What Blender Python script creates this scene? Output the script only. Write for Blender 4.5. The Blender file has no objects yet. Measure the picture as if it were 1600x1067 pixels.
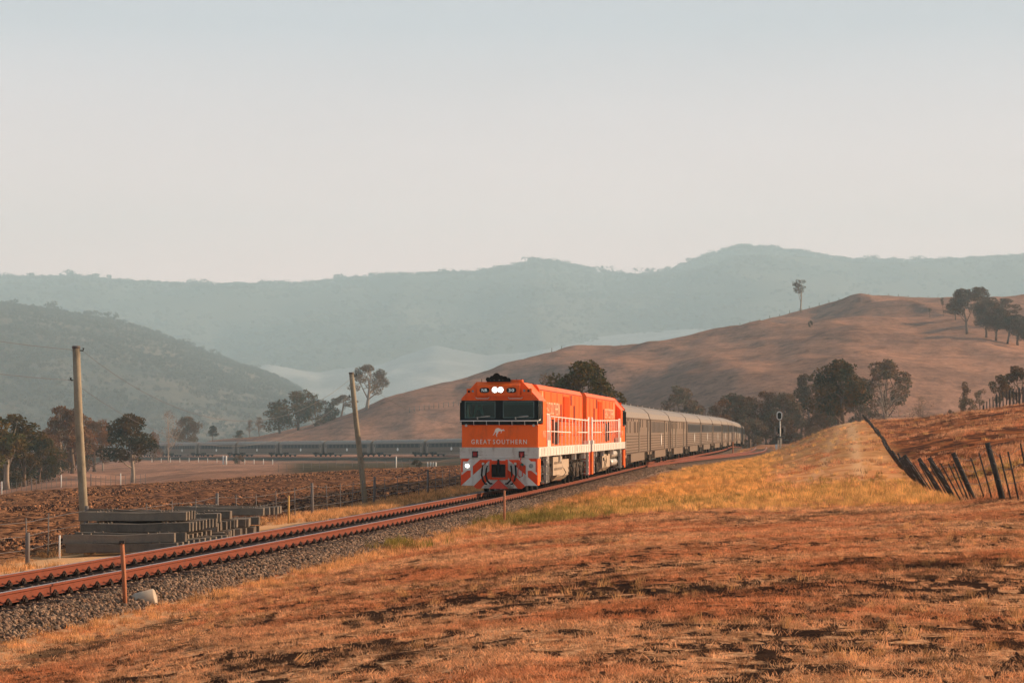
import bpy, math, random
import numpy as np
from mathutils import Vector, Matrix, Euler

random.seed(7)
rng = np.random.default_rng(7)
R = math.radians
scene = bpy.context.scene
COL = scene.collection

# ------------------------------------------------------------------ camera
FPX, CX, CY, CAMZ = 3680.0, 800.0, 533.5, 2.37
PITCH = math.atan((673 - CY) / FPX)
cam_data = bpy.data.cameras.new("camera")
cam_data.sensor_width = 36.0
cam_data.lens = FPX / 1600.0 * 36.0
cam_data.clip_start = 0.5
cam_data.clip_end = 40000
cam = bpy.data.objects.new("camera", cam_data)
COL.objects.link(cam)
cam.location = (0, 0, CAMZ)
cam.rotation_euler = (math.pi / 2 + PITCH, 0, 0)
scene.camera = cam

# ------------------------------------------------------------------ light
SUN_AZ, SUN_EL = R(76), R(22)          # azimuth measured from +Y towards +X
world = bpy.data.worlds.new("World")
scene.world = world
world.use_nodes = True
wt = world.node_tree
wt.nodes.clear()
wo = wt.nodes.new("ShaderNodeOutputWorld")
bg = wt.nodes.new("ShaderNodeBackground")
sky = wt.nodes.new("ShaderNodeTexSky")
sky.sky_type = 'NISHITA'
sky.sun_disc = False
sky.sun_elevation = SUN_EL
sky.sun_rotation = SUN_AZ
sky.altitude = 100
sky.air_density = 1.0
sky.dust_density = 4.0
sky.ozone_density = 1.5
# smoky air: the clear sky is veiled by a pale, slightly pink layer that is strongest low down
tc = wt.nodes.new("ShaderNodeTexCoord")
sep = wt.nodes.new("ShaderNodeSeparateXYZ")
wt.links.new(tc.outputs["Generated"], sep.inputs[0])
ramp = wt.nodes.new("ShaderNodeValToRGB")
ramp.color_ramp.elements[0].position = 0.0
ramp.color_ramp.elements[0].color = (12.0, 7.2, 6.3, 1)
ramp.color_ramp.elements[1].position = 0.62
ramp.color_ramp.elements[1].color = (1.0, 1.5, 2.0, 1)
e = ramp.color_ramp.elements.new(0.06)
e.color = (11.0, 7.1, 6.5, 1)
e = ramp.color_ramp.elements.new(0.17)
e.color = (4.3, 4.2, 4.6, 1)
wt.links.new(sep.outputs[2], ramp.inputs[0])
veil = wt.nodes.new("ShaderNodeTexNoise")      # faint unevenness of the smoke layer
vm = wt.nodes.new("ShaderNodeMapping"); vm.inputs['Scale'].default_value = (2.2, 2.2, 9.0)
wt.links.new(tc.outputs["Generated"], vm.inputs[0]); wt.links.new(vm.outputs[0], veil.inputs['Vector'])
veil.inputs['Scale'].default_value = 1.6; veil.inputs['Detail'].default_value = 5
vr = wt.nodes.new("ShaderNodeMapRange"); wt.links.new(veil.outputs['Fac'], vr.inputs['Value'])
vr.inputs['From Min'].default_value = 0.3; vr.inputs['From Max'].default_value = 0.7
vr.inputs['To Min'].default_value = 0.93; vr.inputs['To Max'].default_value = 1.07
vh = wt.nodes.new("ShaderNodeHueSaturation"); wt.links.new(ramp.outputs[0], vh.inputs['Color']); wt.links.new(vr.outputs[0], vh.inputs['Value'])
mx = wt.nodes.new("ShaderNodeMix")
mx.data_type = 'RGBA'
mx.inputs[0].default_value = 0.8
wt.links.new(sky.outputs[0], mx.inputs[6])
wt.links.new(vh.outputs[0], mx.inputs[7])
wt.links.new(mx.outputs[2], bg.inputs[0])
bg.inputs[1].default_value = 0.10
wt.links.new(bg.outputs[0], wo.inputs[0])

sun_data = bpy.data.lights.new("sun", 'SUN')
sun_data.energy = 5.0
sun_data.angle = R(0.6)
sun_data.color = (1.0, 0.68, 0.42)
sun = bpy.data.objects.new("sun", sun_data)
COL.objects.link(sun)
sdir = Vector((math.sin(SUN_AZ) * math.cos(SUN_EL), math.cos(SUN_AZ) * math.cos(SUN_EL), math.sin(SUN_EL)))
sun.rotation_euler = sdir.to_track_quat('Z', 'Y').to_euler()

vs = scene.view_settings
vs.view_transform = 'Standard'
vs.look = 'None'
vs.exposure = 0.80
vs.gamma = 1.0
vs.use_curve_mapping = False
cy = scene.cycles
cy.max_bounces = 5
cy.diffuse_bounces = 2
cy.glossy_bounces = 2
cy.transmission_bounces = 3
cy.transparent_max_bounces = 6
cy.volume_bounces = 2
cy.caustics_reflective = False
cy.caustics_refractive = False
cy.use_denoising = True
cy.sample_clamp_indirect = 4.0
cy.use_adaptive_sampling = True
cy.adaptive_threshold = 0.015

# ------------------------------------------------------------------ helpers
def P(px, py, D):
    """point at forward distance D seen at photo pixel (px, py)"""
    a = (px - CX) / FPX
    b = (CY - py) / FPX
    dy = math.cos(PITCH) - b * math.sin(PITCH)
    dz = math.sin(PITCH) + b * math.cos(PITCH)
    k = D / dy
    return Vector((a * k, D, CAMZ + dz * k))

def zy(D, y):
    return (D, CAMZ - (y - 673.0) / FPX * D)

def smooth(a, b, x):
    t = np.clip((x - a) / (b - a), 0, 1)
    return t * t * (3 - 2 * t)

def _hash(ix, iy, s):
    h = (ix * 374761393 + iy * 668265263 + s * 974634777) & 0xFFFFFFFF
    h = ((h ^ (h >> 13)) * 1274126177) & 0xFFFFFFFF
    h = h ^ (h >> 16)
    return (h & 0xFFFFFF) / float(0xFFFFFF)

def vnoise(x, y, s=0):
    x = np.asarray(x, float); y = np.asarray(y, float)
    ix = np.floor(x).astype(np.int64); iy = np.floor(y).astype(np.int64)
    fx = x - ix; fy = y - iy
    fx = fx * fx * (3 - 2 * fx); fy = fy * fy * (3 - 2 * fy)
    a = _hash(ix, iy, s); b = _hash(ix + 1, iy, s); c = _hash(ix, iy + 1, s); d = _hash(ix + 1, iy + 1, s)
    return (a * (1 - fx) + b * fx) * (1 - fy) + (c * (1 - fx) + d * fx) * fy

def fbm(x, y, s=0, o=4):
    t = 0; a = 0.5; n = 0
    for k in range(o):
        t = t + a * vnoise(x, y, s + k * 17); n += a
        x = x * 2.03 + 11.3; y = y * 2.03 + 5.7; a *= 0.5
    return t / n

class MB:
    """collects shapes for ONE mesh object"""
    def __init__(s):
        s.v = []; s.f = []; s.sm = []
    def add(s, vs, fs, smooth=False):
        o = len(s.v)
        s.v += [tuple(p) for p in vs]
        s.f += [tuple(i + o for i in f) for f in fs]
        s.sm += [smooth] * len(fs)
        return s
    def box(s, x0, x1, y0, y1, z0, z1):
        if x0 > x1: x0, x1 = x1, x0
        v = [(x0, y0, z0), (x1, y0, z0), (x1, y1, z0), (x0, y1, z0), (x0, y0, z1), (x1, y0, z1), (x1, y1, z1), (x0, y1, z1)]
        return s.add(v, [(3, 2, 1, 0), (4, 5, 6, 7), (0, 1, 5, 4), (1, 2, 6, 5), (2, 3, 7, 6), (3, 0, 4, 7)])
    def cbox(s, c, d, rot=None):
        M = rot or Matrix.Identity(3)
        c = Vector(c); v = []
        for z in (-1, 1):
            for x, y in ((-1, -1), (1, -1), (1, 1), (-1, 1)):
                v.append(c + M @ Vector((x * d[0] / 2, y * d[1] / 2, z * d[2] / 2)))
        return s.add(v, [(3, 2, 1, 0), (4, 5, 6, 7), (0, 1, 5, 4), (1, 2, 6, 5), (2, 3, 7, 6), (3, 0, 4, 7)])
    def prism(s, pts, y0, y1, axis='y'):
        """polygon pts (x,z) extruded along y (counter-clockwise seen from -y)"""
        n = len(pts)
        v = [(p[0], y0, p[1]) for p in pts] + [(p[0], y1, p[1]) for p in pts]
        if axis == 'x':
            v = [(y0, p[0], p[1]) for p in pts] + [(y1, p[0], p[1]) for p in pts]
        f = [tuple(range(n)), tuple(range(2 * n - 1, n - 1, -1))]
        f += [(i, n + i, n + (i + 1) % n, (i + 1) % n) for i in range(n)]
        return s.add(v, f)
    def tube(s, path, r, n=8, r2=None, cap=True):
        path = [Vector(p) for p in path]
        m = len(path); v = []; rr = []
        for i in range(m):
            t = i / max(1, m - 1)
            ra = r[i] if isinstance(r, (list, tuple)) else (r + ((r2 if r2 is not None else r) - r) * t)
            d = (path[min(i + 1, m - 1)] - path[max(i - 1, 0)]).normalized()
            a = Vector((0, 0, 1)) if abs(d.z) < 0.9 else Vector((1, 0, 0))
            u = d.cross(a).normalized(); w = d.cross(u)
            for k in range(n):
                an = 2 * math.pi * k / n
                v.append(path[i] + (u * math.cos(an) + w * math.sin(an)) * ra)
        f = []
        for i in range(m - 1):
            for k in range(n):
                f.append((i * n + k, i * n + (k + 1) % n, (i + 1) * n + (k + 1) % n, (i + 1) * n + k))
        s.add(v, f, True)
        if cap:
            o = len(s.v) - len(v)
            s.f.append(tuple(o + k for k in range(n))[::-1]); s.sm.append(False)
            s.f.append(tuple(o + (m - 1) * n + k for k in range(n))); s.sm.append(False)
        return s
    def cyl(s, a, b, r, n=16):
        return s.tube([a, b], r, n)
    def mesh(s, name, mat):
        me = bpy.data.meshes.new(name)
        me.from_pydata(s.v, [], s.f)
        me.polygons.foreach_set('use_smooth', s.sm)
        if mat is not None:
            me.materials.append(mat)
        me.update()
        return me
    def build(s, name, mat, parent=None, loc=None, fix=True):
        me = s.mesh(name, mat)
        if fix:
            import bmesh
            bm = bmesh.new(); bm.from_mesh(me)
            bmesh.ops.recalc_face_normals(bm, faces=bm.faces)
            bm.to_mesh(me); bm.free()
        return link(name, me, parent, loc)

def link(name, data, parent=None, loc=None, rot=None, scale=None):
    o = bpy.data.objects.new(name, data)
    COL.objects.link(o)
    if parent is not None: o.parent = parent
    if loc is not None: o.location = loc
    if rot is not None: o.rotation_euler = rot
    if scale is not None: o.scale = scale
    return o

def tag(o, label=None, cat=None, group=None, kind=None):
    if label: o['label'] = label
    if cat: o['category'] = cat
    if group: o['group'] = group
    if kind: o['kind'] = kind
    return o

def thing(name, label, cat, loc=(0, 0, 0), rotz=0, group=None):
    o = link(name, None, None, loc, (0, 0, rotz))
    o.empty_display_size = 0.5
    return tag(o, label, cat, group)

CHILD = {}
def copy_tree(o, parent=None):
    c = o.copy(); COL.objects.link(c)
    if parent is not None: c.parent = parent
    for ch in list(o.children): copy_tree(ch, c)
    return c

def np_mesh(name, verts, faces, mat=None, smooth_=True):
    """fast mesh from arrays, faces (n,3) or (n,4)"""
    me = bpy.data.meshes.new(name)
    verts = np.asarray(verts, np.float32); faces = np.asarray(faces, np.int32)
    k = faces.shape[1]
    me.vertices.add(len(verts)); me.vertices.foreach_set('co', verts.ravel())
    me.loops.add(faces.size); me.loops.foreach_set('vertex_index', faces.ravel())
    me.polygons.add(len(faces))
    me.polygons.foreach_set('loop_start', np.arange(0, faces.size, k, dtype=np.int32))
    me.polygons.foreach_set('use_smooth', np.full(len(faces), smooth_))
    me.update(calc_edges=True)
    if mat is not None: me.materials.append(mat)
    return me

# ------------------------------------------------------------------ materials
class NT:
    def __init__(s, name):
        s.m = bpy.data.materials.new(name); s.m.use_nodes = True
        s.t = s.m.node_tree; s.t.nodes.clear()
        s.out = s.t.nodes.new("ShaderNodeOutputMaterial")
    def n(s, typ, **kw):
        nd = s.t.nodes.new(typ)
        for k, v in kw.items(): setattr(nd, k, v)
        return nd
    def l(s, a, b): s.t.links.new(a, b)
    def setv(s, sock, v):
        if isinstance(v, bpy.types.NodeSocket): s.l(v, sock)
        elif isinstance(v, (tuple, list)) and len(v) == 3 and sock.type == 'RGBA': sock.default_value = (*v, 1)
        else: sock.default_value = v
    def pos(s):
        return s.n("ShaderNodeNewGeometry").outputs['Position']
    def objc(s):
        return s.n("ShaderNodeTexCoord").outputs['Object']
    def map(s, vec, scale=(1, 1, 1), rot=(0, 0, 0), loc=(0, 0, 0)):
        m = s.n("ShaderNodeMapping"); s.l(vec, m.inputs[0])
        m.inputs['Scale'].default_value = scale; m.inputs['Rotation'].default_value = rot; m.inputs['Location'].default_value = loc
        return m.outputs[0]
    def noise(s, vec, scale, detail=4, rough=0.55, dist=0.0):
        nd = s.n("ShaderNodeTexNoise")
        if vec is not None: s.l(vec, nd.inputs['Vector'])
        nd.inputs['Scale'].default_value = scale; nd.inputs['Detail'].default_value = detail
        nd.inputs['Roughness'].default_value = rough; nd.inputs['Distortion'].default_value = dist
        return nd.outputs['Fac']
    def ramp(s, v, a, b, inv=False):
        nd = s.n("ShaderNodeMapRange"); nd.interpolation_type = 'SMOOTHSTEP'
        s.setv(nd.inputs['Value'], v)
        nd.inputs['From Min'].default_value = a; nd.inputs['From Max'].default_value = b
        nd.inputs['To Min'].default_value = 1.0 if inv else 0.0; nd.inputs['To Max'].default_value = 0.0 if inv else 1.0
        return nd.outputs[0]
    def mix(s, f, a, b, mode='MIX'):
        nd = s.n("ShaderNodeMix", data_type='RGBA', blend_type=mode)
        s.setv(nd.inputs[0], f); s.setv(nd.inputs[6], a); s.setv(nd.inputs[7], b)
        return nd.outputs[2]
    def math(s, op, a, b=0.5):
        nd = s.n("ShaderNodeMath", operation=op)
        s.setv(nd.inputs[0], a); s.setv(nd.inputs[1], b)
        return nd.outputs[0]
    def val(s, col, v):
        """brighten/darken colour by factor socket v (1 = unchanged)"""
        nd = s.n("ShaderNodeHueSaturation"); s.setv(nd.inputs['Color'], col); s.setv(nd.inputs['Value'], v)
        return nd.outputs[0]
    def bump(s, h, strength=0.5, dist=0.05, normal=None):
        nd = s.n("ShaderNodeBump"); s.l(h, nd.inputs['Height'])
        nd.inputs['Strength'].default_value = strength; nd.inputs['Distance'].default_value = dist
        if normal is not None: s.l(normal, nd.inputs['Normal'])
        return nd.outputs[0]
    def bsdf(s, color, rough=0.8, metal=0.0, normal=None, spec=0.4, coat=0.0, emit=None, estr=0):
        b = s.n("ShaderNodeBsdfPrincipled")
        s.setv(b.inputs['Base Color'], color); s.setv(b.inputs['Roughness'], rough); s.setv(b.inputs['Metallic'], metal)
        b.inputs['Specular IOR Level'].default_value = spec
        b.inputs['Coat Weight'].default_value = coat
        if normal is not None: s.l(normal, b.inputs['Normal'])
        if emit is not None:
            b.inputs['Emission Color'].default_value = (*emit, 1); b.inputs['Emission Strength'].default_value = estr
        s.l(b.outputs[0], s.out.inputs[0])
        return b

def simple(name, col, rough=0.6, metal=0.0, var=0.25, scale=3.0, spec=0.4, coat=0.0, dirt=None, dirt_amt=0.5, bump=0.0):
    t = NT(name); p = t.objc()
    n1 = t.noise(p, scale, 6, 0.6); n2 = t.noise(p, scale * 7, 4, 0.6)
    f = t.math('ADD', t.math('MULTIPLY', t.math('SUBTRACT', n1, 0.5), var * 2.2), 1.0)
    f = t.math('ADD', f, t.math('MULTIPLY', t.math('SUBTRACT', n2, 0.5), var))
    c = t.val(col, f)
    if dirt:
        c = t.mix(t.math('MULTIPLY', t.ramp(t.noise(t.map(p, (1, 1, 0.35)), scale * 1.3, 8, 0.7), 0.48, 0.72), dirt_amt), c, dirt)
    nm = t.bump(n2, bump, 0.02) if bump else None
    t.bsdf(c, t.math('ADD', t.math('MULTIPLY', n1, 0.25), rough - 0.12), metal, nm, spec, coat)
    return t.m

M = {}
M['orange'] = simple('orange_paint', (0.93, 0.132, 0.009), 0.45, 0, 0.10, 1.2, 0.25, 0.0, (0.26, 0.06, 0.02), 0.55)
M['red'] = simple('red_paint', (0.62, 0.04, 0.012), 0.45, 0, 0.12, 2.0, 0.5, 0.0, (0.2, 0.03, 0.015), 0.4)
M['white'] = simple('white_paint', (0.66, 0.64, 0.60), 0.55, 0, 0.14, 2.4, 0.25, 0.0, (0.30, 0.21, 0.15), 0.75)
M['rail_white'] = simple('handrail_white', (0.8, 0.78, 0.74), 0.5, 0, 0.08, 2.0)
M['pale'] = simple('pale_lettering', (0.86, 0.80, 0.72), 0.5, 0, 0.05)
M['ghost'] = simple('faded_lettering', (0.95, 0.60, 0.38), 0.5, 0, 0.25, 6.0)
M['seam'] = simple('panel_seam', (0.22, 0.02, 0.01), 0.7, 0, 0.1)
M['black'] = simple('black_metal', (0.004, 0.005, 0.006), 0.6, 0, 0.3, 5.0, 0.1, 0, (0.05, 0.03, 0.016), 0.3)
M['teal'] = simple('dim_teal_interior', (0.012, 0.075, 0.07), 0.8, 0, 0.1)
M['rubber'] = simple('black_hose', (0.004, 0.004, 0.005), 0.6, 0, 0.2, 3.0, 0.15)
M['band'] = simple('black_window_band', (0.002, 0.009, 0.012), 0.5, 0, 0.1, 3.0, 0.15)
M['gear'] = simple('running_gear', (0.045, 0.036, 0.03), 0.7, 0.2, 0.6, 6.0, 0.3, 0, (0.22, 0.13, 0.08), 0.7)
M['gearbox'] = simple('beige_metal', (0.42, 0.33, 0.24), 0.6, 0, 0.15, 3.0, 0.4, 0, (0.18, 0.11, 0.07), 0.5)
M['silver'] = simple('silver_paint', (0.52, 0.50, 0.46), 0.45, 0.25, 0.15, 3.0, 0.5, 0, (0.25, 0.17, 0.12), 0.5)
M['redlens'] = simple('red_lens', (0.30, 0.004, 0.01), 0.2, 0, 0.05)
M['lens'] = simple('grey_lens', (0.22, 0.25, 0.26), 0.25, 0.2, 0.1)
M['rust'] = simple('rusty_steel', (0.185, 0.042, 0.017), 0.7, 0.1, 0.30, 4.0, 0.3, 0, (0.09, 0.03, 0.016), 0.5)
M['railtop'] = simple('worn_rail_top', (0.36, 0.30, 0.27), 0.35, 0.75, 0.15, 8.0)
M['sleeper'] = simple('dark_steel_sleeper', (0.024, 0.015, 0.012), 0.8, 0.1, 0.4, 8.0, 0.2, 0, (0.16, 0.05, 0.02), 0.45)
M['concrete'] = simple('weathered_concrete', (0.19, 0.150, 0.115), 0.9, 0, 0.25, 5.0, 0.2, 0, (0.13, 0.115, 0.10), 0.7, 0.3)
M['concrete_dark'] = simple('grimy_concrete', (0.13, 0.104, 0.082), 0.9, 0, 0.35, 5.0, 0.2, 0, (0.08, 0.07, 0.065), 0.8, 0.3)
M['drum'] = simple('pale_drum_concrete', (0.44, 0.36, 0.28), 0.9, 0, 0.2, 6.0, 0.2)
M['timber'] = simple('grey_timber', (0.30, 0.25, 0.18), 0.85, 0, 0.3, 2.5, 0.2, 0, (0.10, 0.08, 0.06), 0.7, 0.3)
M['fencewood'] = simple('dark_fence_timber', (0.045, 0.038, 0.034), 0.9, 0, 0.4, 6.0, 0.2, 0, (0.15, 0.12, 0.10), 0.4, 0.3)
M['stake'] = simple('rusty_stake', (0.36, 0.13, 0.06), 0.8, 0, 0.25, 8.0)
M['straw_stake'] = simple('yellow_stake', (0.50, 0.28, 0.08), 0.8, 0, 0.2, 8.0)
M['whitepost'] = simple('white_post', (0.68, 0.66, 0.62), 0.7, 0, 0.15, 5.0)
M['greypost'] = simple('grey_post', (0.15, 0.13, 0.12), 0.85, 0, 0.3, 5.0)
M['wire'] = simple('steel_wire', (0.20, 0.19, 0.18), 0.5, 0.5, 0.1)
M['spacer'] = simple('spacer_timber', (0.42, 0.24, 0.12), 0.85, 0, 0.3, 6.0)
M['bark'] = simple('bark', (0.16, 0.11, 0.08), 0.9, 0, 0.4, 6.0, 0.2)
M['bark_pale'] = simple('pale_bark', (0.34, 0.27, 0.21), 0.9, 0, 0.35, 4.0, 0.2)

def steel_mat():
    t = NT('stainless_steel'); p = t.objc()
    n = t.noise(t.map(p, (1, 0.25, 3)), 1.2, 6, 0.6)
    dirt = t.ramp(t.noise(t.map(p, (1, 1.2, 0.25)), 2.5, 7, 0.7), 0.42, 0.75)
    c = t.mix(n, (0.17, 0.125, 0.095), (0.27, 0.205, 0.155))
    c = t.mix(t.math('MULTIPLY', dirt, 0.6), c, (0.15, 0.10, 0.07))
    t.bsdf(c, t.math('ADD', t.math('MULTIPLY', n, 0.2), 0.38), 0.45, None, 0.5)
    return t.m
M['steel'] = steel_mat()
M['steel_roof'] = simple('roof_steel', (0.24, 0.195, 0.155), 0.5, 0.35, 0.12, 1.0, 0.4, 0, (0.27, 0.2, 0.16), 0.5)
M['carwin'] = simple('dark_train_window', (0.006, 0.010, 0.012), 0.45, 0, 0.1, 3.0, 0.2)
M['carband'] = simple('blue_grey_band', (0.040, 0.043, 0.047), 0.5, 0.1, 0.1)
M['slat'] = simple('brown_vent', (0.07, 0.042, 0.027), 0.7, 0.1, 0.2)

def emission(name, col, st):
    t = NT(name); e = t.n("ShaderNodeEmission"); e.inputs[0].default_value = (*col, 1); e.inputs[1].default_value = st
    t.l(e.outputs[0], t.out.inputs[0]); return t.m
M['lamp'] = emission('lit_headlight', (1.0, 0.97, 0.92), 14.0)
M['digits'] = emission('lit_number_board', (0.75, 0.85, 0.85), 0.33)

def glass_mat():
    t = NT('windscreen_glass')
    g = t.n("ShaderNodeBsdfGlossy"); g.inputs['Roughness'].default_value = 0.05; g.inputs[0].default_value = (0.8, 0.95, 0.95, 1)
    tr = t.n("ShaderNodeBsdfTransparent"); tr.inputs[0].default_value = (0.26, 0.55, 0.54, 1)
    fr = t.n("ShaderNodeFresnel"); fr.inputs[0].default_value = 1.5
    mx_ = t.n("ShaderNodeMixShader")
    t.l(t.math('MULTIPLY', fr.outputs[0], 0.6), mx_.inputs[0]); t.l(tr.outputs[0], mx_.inputs[1]); t.l(g.outputs[0], mx_.inputs[2])
    t.l(mx_.outputs[0], t.out.inputs[0]); return t.m
M['glass'] = glass_mat()

def leaf_mat(name, c1, c2, trans=0.18):
    t = NT(name); p = t.pos()
    n = t.noise(p, 0.45, 3, 0.6); n2 = t.noise(p, 3.0, 2, 0.5)
    oi = t.n("ShaderNodeObjectInfo")
    c = t.mix(t.ramp(n, 0.35, 0.65), c1, c2)
    c = t.val(c, t.math('ADD', t.math('MULTIPLY', n2, 0.9), 0.55))
    c = t.val(c, t.math('ADD', t.math('MULTIPLY', oi.outputs['Random'], 0.5), 0.75))
    d = t.n("ShaderNodeBsdfDiffuse"); t.l(c, d.inputs[0])
    tr = t.n("ShaderNodeBsdfTranslucent"); t.l(c, tr.inputs[0])
    m_ = t.n("ShaderNodeMixShader"); m_.inputs[0].default_value = trans
    t.l(d.outputs[0], m_.inputs[1]); t.l(tr.outputs[0], m_.inputs[2]); t.l(m_.outputs[0], t.out.inputs[0])
    return t.m
L = {
 'green': leaf_mat('olive_leaves', (0.075, 0.075, 0.024), (0.17, 0.095, 0.028)),
 'dark': leaf_mat('dark_green_leaves', (0.035, 0.048, 0.030), (0.13, 0.072, 0.026)),
 'brown': leaf_mat('brown_leaves', (0.22, 0.100, 0.044), (0.12, 0.078, 0.042)),
 'grey': leaf_mat('grey_green_leaves', (0.115, 0.098, 0.062), (0.19, 0.110, 0.062)),
 'forest': leaf_mat('forest_leaves', (0.050, 0.054, 0.036), (0.11, 0.082, 0.050)),
}

# ground colours, shared by the ground sheet and what grows on it (all in world position)
def burnt_grass(t, p):
    big = t.noise(p, 0.10, 4, 0.6, 0.4)
    red = t.ramp(t.noise(t.map(p, (1, 1, 1), (0, 0, 0), (31, 7, 0)), 0.22, 5, 0.6, 0.3), 0.42, 0.62)
    dk = t.noise(t.map(p, (1, 0.5, 1), (0, 0, 0.25), (5, 2, 0)), 0.9, 9, 0.78, 0.5)
    fine = t.noise(p, 7.0, 6, 0.75)
    mid = t.noise(t.map(p, (1, .7, 1), (0, 0, 0), (9, 3, 0)), 2.6, 5, 0.7)
    c = t.mix(t.ramp(fine, 0.3, 0.7), (0.51, 0.215, 0.098), (0.82, 0.47, 0.25))
    c = t.mix(t.math('MULTIPLY', red, 0.58), c, (0.46, 0.110, 0.035))
    thr = t.math('ADD', t.math('MULTIPLY', big, 0.36), t.math('MULTIPLY', dk, 0.66))
    dark = t.ramp(t.math('ADD', thr, t.math('MULTIPLY', mid, 0.22)), 0.635, 0.70)
    return c, dark, fine
def mid_of(t, p):
    return t.noise(p, 3.5, 6, 0.75)
def ground_mat():
    t = NT('ground_cover'); p = t.pos()
    a1 = t.n("ShaderNodeAttribute", attribute_name='cover'); s1 = t.n("ShaderNodeSeparateColor"); t.l(a1.outputs['Color'], s1.inputs[0])
    a2 = t.n("ShaderNodeAttribute", attribute_name='cover2'); s2 = t.n("ShaderNodeSeparateColor"); t.l(a2.outputs['Color'], s2.inputs[0])
    c, dark, fine = burnt_grass(t, p)
    c = t.mix(t.ramp(mid_of(t, p), 0.42, 0.60), t.val(c, 0.42), t.val(c, 0.95))
    c = t.mix(t.math('MULTIPLY', dark, 0.95), c, (0.020, 0.014, 0.012))
    # ploughed field, with dark shadow speckles painted into the soil colour
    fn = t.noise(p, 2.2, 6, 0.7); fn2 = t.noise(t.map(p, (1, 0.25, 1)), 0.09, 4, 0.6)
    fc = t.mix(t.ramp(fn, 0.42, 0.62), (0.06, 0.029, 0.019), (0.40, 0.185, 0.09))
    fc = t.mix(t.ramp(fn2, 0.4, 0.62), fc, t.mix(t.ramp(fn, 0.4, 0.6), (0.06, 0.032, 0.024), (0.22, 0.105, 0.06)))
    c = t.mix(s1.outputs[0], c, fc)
    # long yellow grass
    yn = t.noise(t.map(p, (1, 0.5, 1)), 0.35, 6, 0.65); yf = t.noise(p, 6, 4, 0.7)
    yc = t.mix(t.ramp(yn, 0.38, 0.62), (0.62, 0.28, 0.075), (0.46, 0.24, 0.075))
    yc = t.val(yc, t.math('ADD', t.math('MULTIPLY', yf, 0.8), 0.6))
    c = t.mix(s1.outputs[1], c, yc)
    # dry grazed hill pasture
    hn = t.noise(p, 0.012, 8, 0.62, 0.3); hf = t.noise(t.map(p, (1, 0.6, 1)), 0.12, 6, 0.7)
    hc = t.mix(t.ramp(hn, 0.36, 0.64), (0.37, 0.198, 0.132), (0.245, 0.138, 0.098))
    hc = t.mix(t.math('MULTIPLY', t.ramp(hf, 0.48, 0.70), 0.6), hc, (0.105, 0.064, 0.046))
    trail = t.noise(t.map(p, (0.035, 0.035, 1.1)), 1.0, 4, 0.6)
    hc = t.mix(t.math('MULTIPLY', t.ramp(trail, 0.52, 0.62), 0.28), hc, (0.105, 0.060, 0.042))
    hf2 = t.noise(t.map(p, (1, .5, 1)), 0.45, 7, 0.8)
    hc = t.val(hc, t.math('ADD', t.math('MULTIPLY', hf2, 1.9), 0.05))
    c = t.mix(s1.outputs[2], c, hc)
    # grey gravel path
    gn = t.noise(p, 14, 4, 0.7)
    gc = t.mix(gn, (0.12, 0.10, 0.085), (0.30, 0.24, 0.19))
    c = t.mix(s2.outputs[0], c, gc)
    # service road ramp: bare orange soil with paler wheel ruts
    rn = t.noise(t.map(p, (1, 0.3, 1)), 0.8, 6, 0.68, 0.3)
    rc = t.mix(t.ramp(rn, 0.35, 0.65), (0.76, 0.40, 0.18), (0.58, 0.235, 0.09))
    c = t.mix(s2.outputs[1], c, rc)
    # red-brown paddock
    pn = t.noise(t.map(p, (1, 0.45, 1), (0, 0, 0.2)), 0.5, 10, 0.76, 0.5)
    pc = t.mix(t.ramp(pn, 0.44, 0.60), (0.075, 0.030, 0.020), (0.42, 0.135, 0.045))
    c = t.mix(s2.outputs[2], c, pc)
    a3 = t.n("ShaderNodeAttribute", attribute_name='cover3'); s3 = t.n("ShaderNodeSeparateColor"); t.l(a3.outputs['Color'], s3.inputs[0])
    vc = t.mix(t.ramp(t.noise(p, 0.15, 6, 0.7), 0.4, 0.6), (0.045, 0.042, 0.030), (0.10, 0.075, 0.048))
    c = t.mix(s3.outputs[0], c, vc)
    c = t.mix(t.math('MULTIPLY', t.ramp(t.math('ADD', s3.outputs[2], t.math('MULTIPLY', t.math('SUBTRACT', t.noise(p, 11.0, 4, 0.75), 0.5), 1.6)), 0.45, 0.75), 0.95), c, (0.026, 0.016, 0.013))
    c = t.mix(s3.outputs[1], c, t.mix(fine, (0.66, 0.34, 0.155), (0.82, 0.50, 0.27)))
    h = t.math('ADD', fine, t.math('MULTIPLY', t.noise(p, 1.2, 3), 1.5))
    nm = t.bump(h, 0.55, 0.06)
    t.bsdf(c, 1.0, 0, nm, 0.0)
    return t.m
M['ground'] = ground_mat()

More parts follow.
